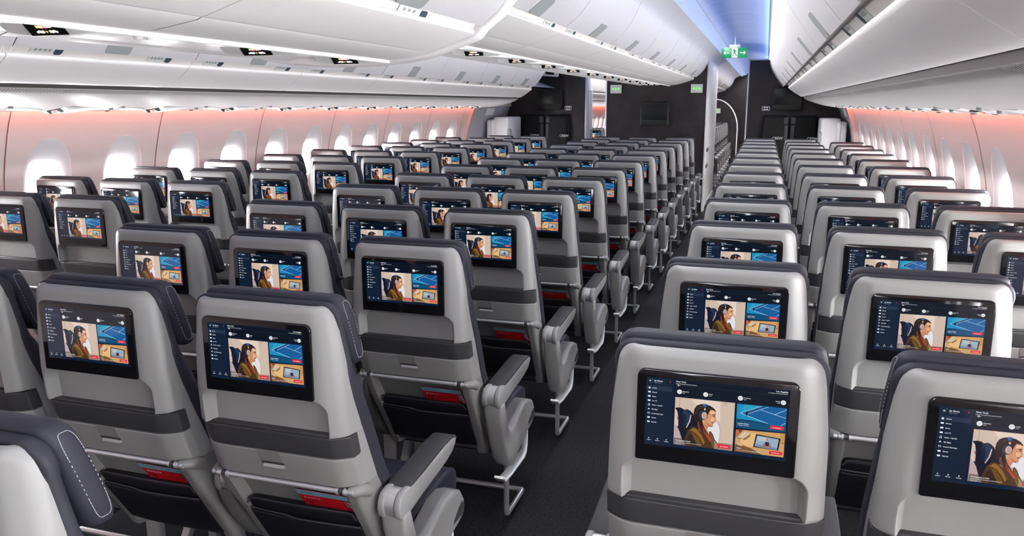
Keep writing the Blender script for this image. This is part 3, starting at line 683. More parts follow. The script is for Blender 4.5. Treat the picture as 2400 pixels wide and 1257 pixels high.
def build_seat_meshes():
    S = {}
    S['shell'] = shell_mesh()
    # screen
    mb = MB()
    hw, r = .148, .016
    out = [(hw - r + r * math.cos(R(a)), -r + r * math.sin(R(a))) for a in range(0, 91, 15)]
    out += [(-x, z) for x, z in out[::-1]]
    out += [(-hw, -.183), (-hw + .003, -.186), (hw - .003, -.186), (hw, -.183)]
    mb.prism([(x, T + z) for x, z in out], 'y', -.0035, .02, .0016)
    S['screen'] = mb.mesh('screen', 'black', sharp=50)
    S['display'] = display_mesh()
    # strip below the recess with a narrow ledge
    mb = slab(-.2875, -.345, lambda d: .2118, lambda d: .021 + (-.2875 - d) * .24, .003, .03, True)
    mb.box(-.176, .176, .028, .07, T - .2885, T - .281, .002)
    S['strip'] = mb.mesh('trim_strip', 'band', sharp=40)
    # tray table with a latch
    mb = slab(-.3475, -.436, lambda d: .2112, lambda d: .035 + (-.3475 - d) * .33, .005, .026, True)
    S['tray'] = mb.mesh('tray_table', 'tray', sharp=40)
    mb = MB()
    ly = lambda d: .035 + (-.3475 - d) * .33
    for (x0, x1, a, b, e, mi) in ((-.047, .018, -.3495, -.380, -.0012, 0), (-.040, .022, -.380, -.3855, -.0035, 1)):
        mb.add([(x0, ly(a) + e, T + a), (x1, ly(a) + e, T + a), (x1 + .003, ly(b) + e, T + b), (x0 + .004, ly(b) + e, T + b),
                (x0, ly(a) + .004, T + a), (x1, ly(a) + .004, T + a), (x1 + .003, ly(b) + .004, T + b), (x0 + .004, ly(b) + .004, T + b)],
               [(0, 1, 2, 3), (0, 4, 5, 1), (1, 5, 6, 2), (2, 6, 7, 3), (3, 7, 4, 0)], mi)
    a, b = -.3855, -.3935
    mb.add([(-.036, ly(a) - .001, T + a), (.024, ly(a) - .001, T + a), (.024, ly(b) - .0085, T + b), (-.034, ly(b) - .0085, T + b),
            (-.036, ly(a) + .004, T + a), (.024, ly(a) + .004, T + a), (.024, ly(b) + .004, T + b), (-.034, ly(b) + .004, T + b)],
           [(0, 1, 2, 3), (0, 4, 5, 1), (1, 5, 6, 2), (2, 6, 7, 3), (3, 7, 4, 0)], 2)
    S['latch'] = mb.mesh('latch', ['latch', 'band', 'lip'], sharp=40)
    # hinge rail under the tray
    mb = MB()
    mb.cyl((-.205, .066, T - .4435), (.205, .066, T - .4435), .0072, 14)
    S['rail'] = mb.mesh('hinge_rail', 'alu', sharp=50)
    S['collar'] = []
    for s_ in (-1, 1):
        mb = MB()
        for x in (.158, .178):
            mb.cyl((s_ * x, .066, T - .4435), (s_ * (x + .006), .066, T - .4435), .0092, 14)
        mb.cyl((s_ * .164, .066, T - .4435), (s_ * .178, .066, T - .4435), .0078, 14, 1)
        S['collar'].append(mb.mesh('rail_collar', ['alu', 'band'], sharp=50))
    # lower back frame: two side arms round a sunk panel
    mb = MB()
    zs = [-.447, -.449, -.452, -.456, -.462, -.47, -.49, -.52, -.549, -.575, -.60, -.65, -.70, -.735, -.76, -.775, -.782, -.785]
    def yl(x, dz, w):
        a = abs(x)
        y = YB(dz) - .012
        d = min(w - a, -.447 - dz)
        y += rnd(d, .014)
        hw = .176 - .012 * sstep(-.50, -.75, dz)
        y += .034 * sstep(0, -.014, a - hw)
        return y
    xl = [0, .3, .55, .7, .76, .79, .81, .825, .838, .85, .865, .885, .91, .935, .955, .975, .99, 1.0]
    xl = [-x for x in xl[:0:-1]] + xl
    field(mb, zs, xl, HW, yl, lambda d: .10)
    for s_ in (-1, 1):            # round shoulders at both ends of the rail
        ring = []
        mb.tube([(s_ * .188, .068, T - .4435), (s_ * .200, .074, T - .4435), (s_ * .209, .098, T - .449), (s_ * .211, .128, T - .465)], [.011, .014, .017, .016], 14)
    S['lower'] = mb.mesh('lower_back', 'shell2', sharp=40)
    # literature pocket
    mb = MB()
    zs = [-.546, -.548, -.552, -.558, -.57, -.60, -.65, -.70, -.72, -.735, -.741, -.743]
    wp = lerp_table([(-.546, .166), (-.60, .172), (-.743, .176)])
    def yp(x, dz, w):
        y = YB(dz) - .004
        return y + rnd(min(w - abs(x), -.546 - dz, dz + .743), .012) - .006 * math.cos(x / w * PI / 2)
    xp = [0, .3, .6, .8, .88, .93, .96, .98, .993, 1.0]
    xp = [-x for x in xp[:0:-1]] + xp
    field(mb, zs, xp, wp, yp, lambda d: .03, (-.546, .02))
    # outer, lower pocket
    zs2 = [-.595, -.597, -.602, -.64, -.70, -.735, -.745, -.748]
    def yq(x, dz, w):
        return YB(dz) - .016 + rnd(min(w - abs(x), -.593 - dz, dz + .749), .012) - .010 * math.cos(x / w * PI / 2)
    field(mb, zs2, xp, lambda d: .172, yq, lambda d: .02)
    S['pocket'] = mb.mesh('literature_pocket', 'pocket', sharp=40)
    mb = MB()
    pts = []
    for k in range(25):
        x = -.168 + .336 * k / 24
        dip = .006 * sstep(-.06, -.02, x) 
        pts.append((x, YB(-.597) - .014 - .010 * math.cos(x / .172 * PI / 2), T - .593 - dip + .006))
    mb.tube(pts, .003, 8)
    pts = [(x, yp(x * .98, -.5475, .166) - .001, T - .546 - (.0 if abs(x) < .146 else .02 * ((abs(x) - .146) / .02) ** 2)) for x in [-.166 + .332 * k / 24 for k in range(25)]]
    mb.tube(pts, .0022, 8)
    S['piping'] = mb.mesh('pocket_piping', 'piping', sharp=50)
    # backrest cushion in front of the shell
    mb = MB()
    rings = []
    prof = [(.0437, .006), (.0430, .0095), (.041, .0125), (.036, .0145), (.028, .0155), (.015, .015), (0, .0145), (-.02, .0140), (-.05, .0135), (-.11, .0140), (-.135, .018), (-.16, .024), (-.20, .026), (-.30, .028), (-.45, .028), (-.60, .027), (-.72, .024), (-.765, .016)]
    for dz, h in prof:
        yc = YB(dz) + .026 + DEP(dz) + (.014 if dz > -.13 else .014 + min(.016, (-.13 - dz) * .3))
        w = HW(dz) + .004
        if dz > -.02:
            w -= .030 - math.sqrt(max(0, .0345 ** 2 - (dz - .0095) ** 2)) if dz > .0095 else .030 - .0345
        rings.append([(x, y, T + dz) for x, y in rrect(0, yc, w, h, min(h, .012))])
    mb.loft(rings)
    S['backrest'] = mb.mesh('backrest', 'fabric', sharp=50)
    # headrest with folded wings
    mb = MB()
    rings = []
    hp = [(.0535, .014, .158), (.0525, .018, .172), (.049, .022, .183), (.042, .0245, .190), (.03, .0265, .195), (0, .028, .199), (-.05, .029, .2025), (-.09, .029, .203), (-.113, .0275, .202), (-.123, .023, .199), (-.128, .016, .192)]
    hyc = lambda dz: .081 + (.05 - dz) * .315
    for dz, h, w in hp:
        rings.append([(x, y, T + dz) for x, y in rrect(0, hyc(dz), w, h, h * .8, 6)])
    mb.loft(rings)
    S['headrest'] = mb.mesh('headrest', 'fabric', sharp=60)
    hwid = lerp_table([(a_, c_) for a_, b_, c_ in hp])
    S['stitching'] = []
    for s_ in (-1, 1):            # seams of the wings
        mb = MB()
        path = []
        for k in range(0, 361, 5):
            a = R(k)
            ca, sa = math.cos(a), math.sin(a)
            u = math.copysign(abs(ca) ** .45, ca); v = math.copysign(abs(sa) ** .45, sa)
            dz = -.036 + .076 * v
            wz = hwid(dz) + .0004
            path.append(Vector((s_ * wz, hyc(dz) + .0155 * u, T + dz)))
        acc = 0; on = True
        for p, q in zip(path, path[1:]):
            L = (q - p).length; nseg = max(1, int(L / .0042))
            for i in range(nseg):
                if i % 2 == 0 or nseg == 1:
                    a_ = p.lerp(q, i / nseg); b_ = p.lerp(q, min(1, (i + .72) / nseg))
                    mb.tube([a_, b_], .0006, 4)
        S['stitching'].append(mb.mesh('stitching', 'stitch', sharp=None))
    S['topseam'] = []
    for x in (-.068, .070):       # seams across the top
        pts = [(x, hyc(.0535) - .014, T + .0525), (x, hyc(.0535), T + .0540), (x, hyc(.05) + .022, T + .047)]
        mb = MB(); mb.tube(pts, .0008, 5)
        S['topseam'].append(mb.mesh('seam', 'piping', sharp=None))
    # seat cushion
    mb = MB()
    side = [(.31, .33), (.30, .40), (.33, .44), (.45, .452), (.62, .466), (.69, .462), (.722, .445), (.732, .41), (.725, .365), (.69, .345), (.50, .335)]
    mb.prism(side, 'x', -.214, .214, .014, seg=3)
    S['seat'] = mb.mesh('seat_cushion', 'navy', sharp=50)
    # armrest between two seats, right of the sitter seen from behind
    def arm(x0, w):
        mb = MB()
        body = [(.152, .600), (.156, .578), (.170, .565), (.190, .561), (.214, .566), (.30, .578), (.40, .587), (.47, .595), (.515, .606), (.540, .622), (.546, .638), (.525, .648), (.47, .650), (.30, .638), (.235, .635), (.20, .640), (.172, .634), (.157, .618)]
        h = w / 2
        t = .019
        mb.prism(body, 'x', x0 - h, x0 - h + t, .004)
        mb.prism(body, 'x', x0 + h - t, x0 + h, .004)
        inner = [(y, z) for y, z in body if y > .195] + [(.195, .61)]
        inner = [(.20, .575), (.52, .61), (.52, .632), (.22, .630)]
        mb.prism(inner, 'x', x0 - h + t, x0 + h - t, 0)
        arm_m = mb.mesh('armrest', 'shell', sharp=45)
        mb = MB()
        mb.cyl((x0 - h + t - .001, .196, .600), (x0 + h - t + .001, .194, .600), .0395, 24)
        ring_m = mb.mesh('pivot_ring', 'alu', sharp=50)
        mb = MB()
        p = [(.216, .634), (.224, .642), (.30, .6455), (.46, .657), (.52, .655), (.545, .646), (.552, .636), (.548, .630), (.52, .644), (.46, .646), (.30, .634), (.224, .630)]
        mb.prism(p, 'x', x0 - h + .001, x0 + h - .001, .003)
        return arm_m, ring_m, mb.mesh('arm_pad', 'pad', sharp=45)
    S['arm'] = arm(.2525, .058)
    S['arm_end'] = arm(.2525, .066)
    S['arm_end_l'] = arm(-.2525, .066)
    # closed panel below the arm between two seats
    mb = MB()
    sup = [(.16, .575), (.185, .56), (.235, .565), (.25, .54), (.30, .44), (.40, .40), (.42, .34), (.34, .33), (.27, .38), (.215, .46), (.175, .53)]
    mb.prism(sup, 'x', .226, .279, .006)
    S['support'] = mb.mesh('armrest_support', 'shell2', sharp=45)
    # end bay of the aisle seats
    def console(s_):
        mb = MB()
        q = [(.165, .575), (.19, .580), (.215, .575), (.236, .515), (.255, .465), (.275, .442), (.30, .434), (.335, .440), (.40, .463), (.46, .478), (.52, .476), (.57, .455), (.598, .415), (.60, .385), (.588, .362), (.54, .350), (.45, .338), (.38, .312), (.325, .284), (.297, .291), (.262, .328), (.224, .400), (.190, .475), (.170, .535)]
        a, b = sorted((s_ * .221, s_ * .290))
        mb.prism(q, 'x', a, b, .012, seg=3)
        c_m = mb.mesh('end_bay', 'shell', sharp=45)
        mb = MB()
        q = [(.50, .375), (.585, .372), (.592, .395), (.575, .418), (.545, .408), (.51, .388)]
        a, b = sorted((s_ * .287, s_ * .2912))
        mb.prism(q, 'x', a, b, .001)
        i_m = mb.mesh('bay_inset', 'band', sharp=45)
        mb = MB()
        x = s_ * .272
        mb.prism([(.508, .350), (.505, .285), (.493, .258), (.465, .247), (.30, .252), (.225, .262), (.188, .290), (.194, .297), (.230, .271), (.30, .261), (.46, .256), (.485, .266), (.496, .288), (.499, .350)], 'x', x - .020, x + .016, .002)
        mb.box(x - .008, x + .008, .34, .45, .295, .33, .004, 1)
        l_m = mb.mesh('bay_bracket', ['bright', 'blackp'], sharp=50)
        mb = MB()
        xx = s_ * .243
        pts = [(xx, .366, .33), (xx, .366, .07), (xx, .370, .052), (xx, .385, .046), (xx, .56, .046), (xx, .577, .05)]
        mb.tube(pts, .0105, 12)
        mb.tube([(xx + s_ * .004, .577, .05), ((-.2235 if s_ > 0 else .2812), .577, .05)], .0105, 12)
        b_m = mb.mesh('baggage_bar', 'alu', sharp=50)
        return c_m, i_m, l_m, b_m
    S['bay_r'] = console(1)
    S['bay_l'] = console(-1)
    # leg frame: a rear post, a brace and a front post on a floor track fitting
    def leg(x):
        mb = MB()
        mb.add([], [])
        mb.box(x - .020, x + .020, .345, .385, .012, .34, .003)
        L_ = []
        for (y0, z0, y1, z1) in ((.41, .02, .60, .32),):
            d = Vector((0, y1 - y0, z1 - z0)).normalized(); nrm = Vector((0, -d.z, d.y)) * .014
            P = [(y0 - nrm.y, z0 - nrm.z), (y0 + nrm.y, z0 + nrm.z), (y1 + nrm.y, z1 + nrm.z), (y1 - nrm.y, z1 - nrm.z)]
            mb.prism(P, 'x', x - .014, x + .014, .003)
        mb.box(x - .017, x + .017, .625, .655, .012, .34, .003)
        mb.box(x - .022, x + .022, .32, .68, 0, .018, .004)
        return mb.mesh('leg', 'leg', sharp=40)
    S['leg'] = [leg(-.195), leg(.255)]
    mb = MB()
    S['beam'] = []
    for y in (.40, .62):
        mb = MB(); mb.cyl((-.2235, y, .335), (.2812, y, .335), .022, 14)
        S['beam'].append(mb.mesh('cross_beam', 'leg', sharp=50))
        mb = MB(); mb.cyl((-.2235, y, .335), (.218, y, .335), .022, 14)
        S.setdefault('beam_end', []).append(mb.mesh('cross_beam', 'leg', sharp=50))
    mb = MB(); mb.cyl((-.2235, .577, .05), (.2812, .577, .05), .0105, 12)
    S['bar'] = mb.mesh('baggage_bar', 'alu', sharp=50)
    return S

S = build_seat_meshes()

def part(name, me, parent):
    o = bpy.data.objects.new(name, me)
    COL.objects.link(o)
    o.parent = parent
    return o

def make_seat(kind):
    """kind: 'aisle_right', 'aisle_left', 'middle' or 'plain'"""
    r = empty('passenger_seat')
    sh = part('shell', S['shell'], r)
    s = part('screen', S['screen'], r); part('display', S['display'], s)
    part('trim_strip', S['strip'], r)
    t = part('tray_table', S['tray'], r); part('latch', S['latch'], t)
    h = part('hinge_rail', S['rail'], r); part('rail_collar', S['collar'][0], h); part('rail_collar', S['collar'][1], h)
    part('lower_back', S['lower'], r)
    p = part('literature_pocket', S['pocket'], r); part('pocket_piping', S['piping'], p)
    part('backrest', S['backrest'], r)
    hd = part('headrest', S['headrest'], r); [part('stitching', q_, hd) for q_ in S['stitching']]; [part('seam', q_, hd) for q_ in S['topseam']]
    part('seat_cushion', S['seat'], r)
    def arm(key):
        a = part('armrest', S[key][0], r); part('pivot_ring', S[key][1], a); part('arm_pad', S[key][2], a)
    def bay(key):
        a = part('end_bay', S[key][0], r); part('bay_inset', S[key][1], a); part('bay_bracket', S[key][2], a)
        part('baggage_bar', S[key][3], r)
    if kind == 'aisle_right':
        arm('arm_end'); bay('bay_r')
    else:
        arm('arm'); part('armrest_support', S['support'], r)
        if kind == 'aisle_left':
            arm('arm_end_l'); bay('bay_l')
        if kind == 'middle':
            part('leg', S['leg'][0], r); part('leg', S['leg'][1], r)
        if kind in ('middle', 'plain'):
            part('baggage_bar', S['bar'], r)
    for q_ in S['beam_end' if kind == 'aisle_right' else 'beam']:
        part('cross_beam', q_, r)
    return r

PROTO = {}
def place_seat(kind, x, y, label, group):
    if kind not in PROTO:
        PROTO[kind] = o = make_seat(kind)
    else:
        o = copy_tree(PROTO[kind])
    o.location = (x, y, 0)
    tag(o, label, 'seat', group)
    return o

ORD = ['front', 'first', 'second', 'third', 'fourth', 'fifth', 'sixth', 'seventh', 'eighth', 'ninth', 'tenth', 'eleventh', 'twelfth', 'thirteenth']
PITCH, SP = .80, .505
XF, YF = -1.1154, 1.5235
XG_, YG_ = -.0568, 1.453
XC, YC = -3.1807, 3.0252
# middle block
tag_note = {}
place_seat('aisle_right', XF, YF - PITCH, 'nearest grey seat at bottom left with large stitched headrest wing, cut by the frame', 'seats of the middle block')
for r in range(1, 14):
    for c, (nm, kind) in enumerate((('aisle', 'aisle_right'), ('centre', 'middle'), ('far left', 'aisle_left'))):
        lab = {'aisle': 'grey seat in the middle block beside the right aisle, %s row from the camera',
               'centre': 'grey seat in the centre column of the middle block, %s row from the camera',
               'far left': 'grey seat in the left column of the middle block, %s row from the camera'}[nm] % ORD[min(r + 1, 13)]
        if r == 13:
            lab = {'aisle': 'farthest grey aisle seat of the middle block, before the dark bulkhead',
                   'centre': 'farthest centre seat of the middle block, before the dark bulkhead',
                   'far left': 'farthest left seat of the middle block, before the dark bulkhead'}[nm]
        if r == 1 and nm == 'far left':
            lab = 'grey seat cut by the left edge, only its dark headrest and side show'
        place_seat(kind, XF - SP * c, YF + PITCH * (r - 1), lab, 'seats of the middle block')
# right block
for r in range(1, 14):
    for c, (nm, kind) in enumerate((('aisle', 'aisle_left'), ('centre', 'middle'), ('window', 'plain'))):
        if nm == 'window' and not 3 <= r <= 12:
            continue
        lab = {'aisle': 'grey seat in the right block beside the aisle, %s row from the camera',
               'centre': 'grey seat in the centre column of the right block, %s row from the camera',
               'window': 'grey seat in the right block along the right windows, %s row from the camera'}[nm] % ORD[r]
        if r == 13:
            lab = {'aisle': 'farthest aisle seat of the right block, in front of the black crew seats',
                   'centre': 'farthest centre seat of the right block, in front of the black crew seats'}[nm]
        if r == 1 and nm == 'centre':
            lab = 'large grey seat cut by the right edge at bottom right'
        place_seat(kind, XG_ + SP * c, YG_ + PITCH * (r - 1), lab, 'seats of the right block')
# left block
for r in range(1, 12):
    for c, (nm, kind) in enumerate((('aisle', 'aisle_right'), ('centre', 'middle'), ('window', 'plain'))):
        if nm == 'window' and not 2 <= r <= 10:
            continue
        lab = {'aisle': 'grey seat in the left block beside the left aisle, %s row from the camera',
               'centre': 'grey seat in the centre column of the left block, %s row from the camera',
               'window': 'grey seat in the left block along the left windows, %s row from the camera'}[nm] % ORD[r]
        if r == 11:
            lab = {'aisle': 'farthest aisle seat of the left block, in front of the black crew seats',
                   'centre': 'farthest centre seat of the left block, beside the white door cover'}[nm]
        if r == 1 and nm == 'centre':
            lab = 'grey seat of the left block with its screen cut by the left edge'
        place_seat(kind, XC - SP * c, YC + PITCH * (r - 1), lab, 'seats of the left block')
# the cabin beyond the bulkhead: one column shows beside the white pillar, one seat in the left gap
YN = 15.55
for k in range(8):
    place_seat('aisle_right', XF, YN + PITCH * k, 'grey seat edge beyond the white pillar, %s of that file' % ORD[k + 1], 'seats of the next cabin')
place_seat('aisle_right', XC, 15.3, 'grey seat with lit screen seen through the narrow left doorway', 'seats of the next cabin')
place_seat('aisle_left', XG_, 20.6, 'grey seat far beyond the right aisle, left of the dark crew wall', 'seats of the next cabin')

# safety cards in the pockets
def card_mesh():
    mb = MB()
    n = Vector((0, .115, -.19)).normalized()       # down the pocket
    o = Vector((.002, YB(-.484) + .010, T - .486))
    nrm = Vector((0, -n.z, n.y)); nrm = -nrm if nrm.y > 0 else nrm
    sk = .12
    def P(u, v, e=0):                              # u right, v down
        return o + Vector((u + v * sk, 0, 0)) + n * v + nrm * e
    W_, H_ = .152, .12
    def quad(u0, v0, u1, v1, e, mi):
        mb.add([P(u0, v0, e), P(u1, v0, e), P(u1, v1, e), P(u0, v1, e)], [(0, 1, 2, 3)], mi)
    mb.add([P(0, 0, 0), P(W_, 0, 0), P(W_, H_, 0), P(0, H_, 0), P(0, 0, -.0012), P(W_, 0, -.0012), P(W_, H_, -.0012), P(0, H_, -.0012)],
           [(0, 1, 2, 3), (4, 7, 6, 5), (0, 4, 5, 1), (1, 5, 6, 2), (2, 6, 7, 3), (3, 7, 4, 0)], 0)
    quad(0, 0, W_, .021, .0003, 1)
    quad(W_ - .024, .021, W_, H_, .0003, 2)
    mb.add([P(.008, .05, .0003), P(.04, .045, .0003), P(.028, .056, .0003), P(.03, .075, .0003)], [(0, 1, 2, 3)], 2)
    def text(s, u, v, size, mi, rot=False, off=0):
        vv, ff = text_geo(s, size, 'LEFT', off)
        mb.add([(P(u + p[1], v + p[0], .0006) if rot else P(u + p[0], v - p[1], .0006)) for p in vv], ff, mi)
    text('A350-900', .012, .012, .009, 3)
    mb.add([P(.012, .0145, .0006), P(.06, .0145, .0006), P(.06, .0155, .0006), P(.012, .0155, .0006)], [(0, 1, 2, 3)], 3)
    mb.add([P(.012, .037, .0006), P(.0165, .0275, .0006), P(.021, .037, .0006), P(.0165, .034, .0006)], [(0, 1, 2, 3)], 4)
    text('D E L T A', .024, .037, .0088, 4, off=.0002)
    text('SAFETY', W_ - .011, .026, .013, 4, True, .0002)
    text('& SECURITY', W_ - .019, .026, .006, 4, True)
    return mb.mesh('safety_card', ['red', 'teal', 'dred', 'ink', 'wtext'], sharp=None, fix=False)
CARD = card_mesh()
def place_card(x, y, label):
    o = bpy.data.objects.new('safety_card', CARD)
    COL.objects.link(o)
    o.location = (x, y, 0)
    tag(o, label, 'card', 'safety cards in the seat pockets')
for r in range(1, 10):
    place_card(XF, YF + PITCH * (r - 1), 'red and teal safety card on the middle block aisle seat, %s row from the camera' % ORD[r + 1])
place_card(XF - SP, YF, 'red and teal safety card in the pocket behind the large stitched headrest')


# ------------------------------------------------------------------ the cabin
CX = -1.62                        # centre line of the cabin
Y0, Y1 = -6.0, 24.5               # it runs on behind the camera and beyond the bulkhead
def XD(side, d):
    return CX + side * d
def ZR(z):
    return z + EYE
WALLD = lerp_table([(-1.70, 2.72), (-1.62, 2.74), (-1.3, 2.80), (-1.0, 2.835), (-.8, 2.84), (-.6, 2.83), (-.4, 2.80), (-.2, 2.745), (-.1, 2.71), (-.043, 2.685), (.0, 2.665)])

# floor
mb = MB()
mb.box(-5.0, 1.8, Y0, Y1, -.06, 0)
struct(mb.build('floor', 'carpet', sharp=None))
# outer skin: keeps daylight out everywhere but at the windows
mb = MB()
roof = [(2.75, 1.40), (2.87, 1.46), (2.88, 1.66), (2.95, 2.0), (2.6, 2.75), (1.6, 3.1), (0, 3.2), (-1.6, 3.1), (-2.6, 2.75), (-2.95, 2.0), (-2.88, 1.66), (-2.87, 1.46), (-2.75, 1.40)]
mb.grid([[(CX + d, y, z) for d, z in roof] for y in (Y0, Y1)])
struct(mb.build('ceiling_skin', 'psu', sharp=None))
mb = MB()
mb.box(-5.0, 1.8, Y0 - .06, Y0, 0, 3.3)
struct(mb.build('wall_rear', 'white', sharp=None))
mb = MB()
mb.box(-5.0, 1.8, Y1, Y1 + .06, 0, 3.3)
struct(mb.build('wall_front', 'grid', sharp=None))

# side walls with real window openings
WP = .6385
SEAM0 = 3.68
def window_cells():
    ys = []
    for k in range(-6, 12):
        ys.append(SEAM0 + WP * (k + .5))
    return ys
CELLS = window_cells()
WALL_END = SEAM0 + WP * 12
ZC = -.53
def superell(a, b, n, ang):
    c, s = math.cos(ang), math.sin(ang)
    return a * math.copysign(abs(c) ** (2 / n), c), b * math.copysign(abs(s) ** (2 / n), s)
def wall_cell(mbw, mbs, side, yc, hw=WP / 2):
    zt, zb = -.012, -1.66
    angs = [2 * PI * k / 72 for k in range(72)]
    for cy, cz in ((hw, zt - ZC), (-hw, zt - ZC), (-hw, zb - ZC), (hw, zb - ZC)):
        angs.append(math.atan2(cz, cy) % (2 * PI))
    angs = sorted(set(round(a, 6) for a in angs))
    def edge(a):
        c, s = math.cos(a), math.sin(a)
        t = 1e9
        if abs(c) > 1e-9: t = min(t, hw / abs(c))
        if s > 1e-9: t = min(t, (zt - ZC) / s)
        if s < -1e-9: t = min(t, (zb - ZC) / s)
        return t * c, t * s
    def egg(a, k=1.0):
        y, z = superell(.188 * k, .318 * k, 2.3, a)
        if z < 0:
            z *= 1.25
            y *= 1 + .25 * min(1, -z / .3)
        return y, z
    def opening(a, k=1.0):
        return superell(.122 * k, .172 * k, 2.6, a)
    def ring(f, off):
        out = []
        for a in angs:
            y, z = f(a)
            out.append((XD(side, WALLD(ZC + z) + off), yc + y, ZR(ZC + z)))
        return out
    def mix(f, g, t):
        return lambda a: (f(a)[0] * (1 - t) + g(a)[0] * t, f(a)[1] * (1 - t) + g(a)[1] * t)
    n = len(angs)
    def stitch(mb, rings, mi=0):
        v = [p for r_ in rings for p in r_]
        f = [(i * n + k, i * n + (k + 1) % n, (i + 1) * n + (k + 1) % n, (i + 1) * n + k) for i in range(len(rings) - 1) for k in range(n)]
        mb.add(v, f, mi)
    stitch(mbw, [ring(mix(edge, egg, t), 0) for t in (0, .25, .5, .75, .92, 1.0)] + [ring(egg, .004)])
    rings = [ring(egg, .004), ring(lambda a: egg(a, .985), .006)]
    for t in (.2, .4, .6, .8, .92):
        rings.append(ring(mix(lambda a: egg(a, .985), opening, t), .006 + .045 * t ** 1.6))
    rings += [ring(opening, .052), ring(lambda a: opening(a, .985), .056), ring(lambda a: opening(a, .96), .085), ring(lambda a: opening(a, .94), .17)]
    stitch(mbs, rings)
    return angs, opening
def side_wall(side, nm, cells, wn0):
    mbw = MB()
    wn = wn0
    for yc in cells:
        mbs = MB()
        angs, op = wall_cell(mbw, mbs, side, yc)
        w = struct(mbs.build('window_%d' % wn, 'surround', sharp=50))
        pane = MB()
        gk = MB(); gk.tube([(XD(side, WALLD(ZC + op(a)[1]) + .060), yc + op(a, .975)[0], ZR(ZC + op(a, .975)[1])) for a in angs[::2]], .0022, 6, 0, True)
        gk.build('opening_ring', 'seam', w, sharp=None)  # thin grey ring line inside the opening
        pane.add([(XD(side, WALLD(ZC) + .11), yc + op(a, .955)[0], ZR(ZC + op(a, .955)[1])) for a in angs], [tuple(range(len(angs)))])
        pane.build('window_pane', 'glass', w, sharp=None)
        wn += 1
        po = bpy.data.lights.new('daylight_portal', 'AREA')
        po.shape = 'RECTANGLE'; po.size = .26; po.size_y = .36
        po.cycles.is_portal = True
        ob = bpy.data.objects.new('daylight_portal', po)
        COL.objects.link(ob)
        ob.location = (XD(side, WALLD(ZC) + .165), yc, ZR(ZC))
        ob.rotation_euler = (R(90), 0, R(90) if side < 0 else R(-90))
        ob.rotation_euler = Vector((-side, 0, 0)).to_track_quat('-Z', 'Y').to_euler()
    for y in [c - WP / 2 for c in cells] + [cells[-1] + WP / 2]:      # backing behind the panel joints
        mbw.grid([[(XD(side, WALLD(z) + .004), y + e, ZR(z)) for z in [-.012 - k_ * .0824 for k_ in range(21)]] for e in (-.03, .03)])
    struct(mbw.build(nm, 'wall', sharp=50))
    return wn
def plain_wall(side, nm, a, b, m):
    mbp = MB()
    zs = [-.012 - .0 - k * .0824 for k in range(21)]
    mbp.grid([[(XD(side, WALLD(z)), y, ZR(z)) for z in zs] for y in (a, b)])
    struct(mbp.build(nm, m, sharp=50))
CELLS = [SEAM0 + WP * (k + .5) for k in range(-10, 12)]
LEFTC = [y for y in CELLS if y > 2.5]
nw = side_wall(-1, 'wall_left', LEFTC, 1)
nw = side_wall(1, 'wall_right', CELLS, nw)
for side, nm in ((-1, 'wall_left'), (1, 'wall_right')):
    plain_wall(side, nm + '_rear', Y0, (LEFTC if side < 0 else CELLS)[0] - WP / 2, 'wall')
    plain_wall(side, nm + '_doorway', WALL_END + .25, 15.0, 'lining')
    # slanted end piece where the lining meets the door frame
    mb = MB()
    zs = [-.012 - k * .0824 for k in range(21)]
    mb.grid([[(XD(side, WALLD(z)), WALL_END + (.25 - .10 * min(1, -z)) * t, ZR(z)) for z in zs] for t in (0, 1)])
    mb.grid([[(XD(side, WALLD(z) + .006), WALL_END + t, ZR(z)) for z in zs] for t in (-.05, .14)])
    mb.grid([[(XD(side, WALLD(z) - e), WALL_END + .25 - .10 * min(1, -z), ZR(z)) for z in zs] for e in (0, .05)])
    struct(mb.build(nm + '_end', 'wall', sharp=50))
nw = side_wall(-1, 'wall_left_forward', [15.0 + WP * (k + .5) for k in range(14)], nw)
plain_wall(-1, 'wall_left_far', 15.0 + WP * 14, Y1, 'wall')
plain_wall(1, 'wall_right_far', 15.0, Y1, 'wall')
# joints between the wall panels
n = 1
for side in (-1, 1):
    for k in range(0, 7):
        y = SEAM0 + WP * 2 * k
        mb = MB()
        zs = [-.03 - j * .08 for j in range(14)]
        rows = [[(XD(side, WALLD(z) - .0015), y + e, ZR(z)) for z in zs] for e in (-.004, .004)]
        mb.grid(rows)
        rows = [[(XD(side, WALLD(z) - .004), y + e, ZR(z)) for z in zs] for e in (-.010, -.004)]
        struct(mb.build('trim_%d' % n, 'wallseam', sharp=None)); n += 1

# ------------------------------------------------------------------ overhead bins
# outboard profile: (distance from the centre line, height relative to the eye)
UP = [(1.617, .79), (1.618, .74), (1.622, .69), (1.632, .63), (1.652, .57), (1.685, .50), (1.73, .43), (1.785, .352), (1.832, .295), (1.850, .275)]
CH = [(1.850, .275), (1.862, .286), (1.872, .287), (1.907, .254), (1.908, .246)]
DOOR = [(1.912, .250), (1.902, .249), (1.897, .243), (1.898, .233), (1.908, .222), (1.955, .186), (2.02, .143), (2.060, .119), (2.078, .110), (2.086, .108), (2.091, .113), (2.093, .128)]
GRV = [(2.093, .128), (2.123, .122), (2.123, .0875)]
PS1 = [(2.123, .0875), (2.128, .0815), (2.17, .057), (2.234, .033), (2.30, .011), (2.34, 0)]
PS2 = [(2.34, 0), (2.40, -.0155), (2.50, -.032), (2.58, -.0395), (2.635, -.0425), (2.65, -.040), (2.655, -.02)]
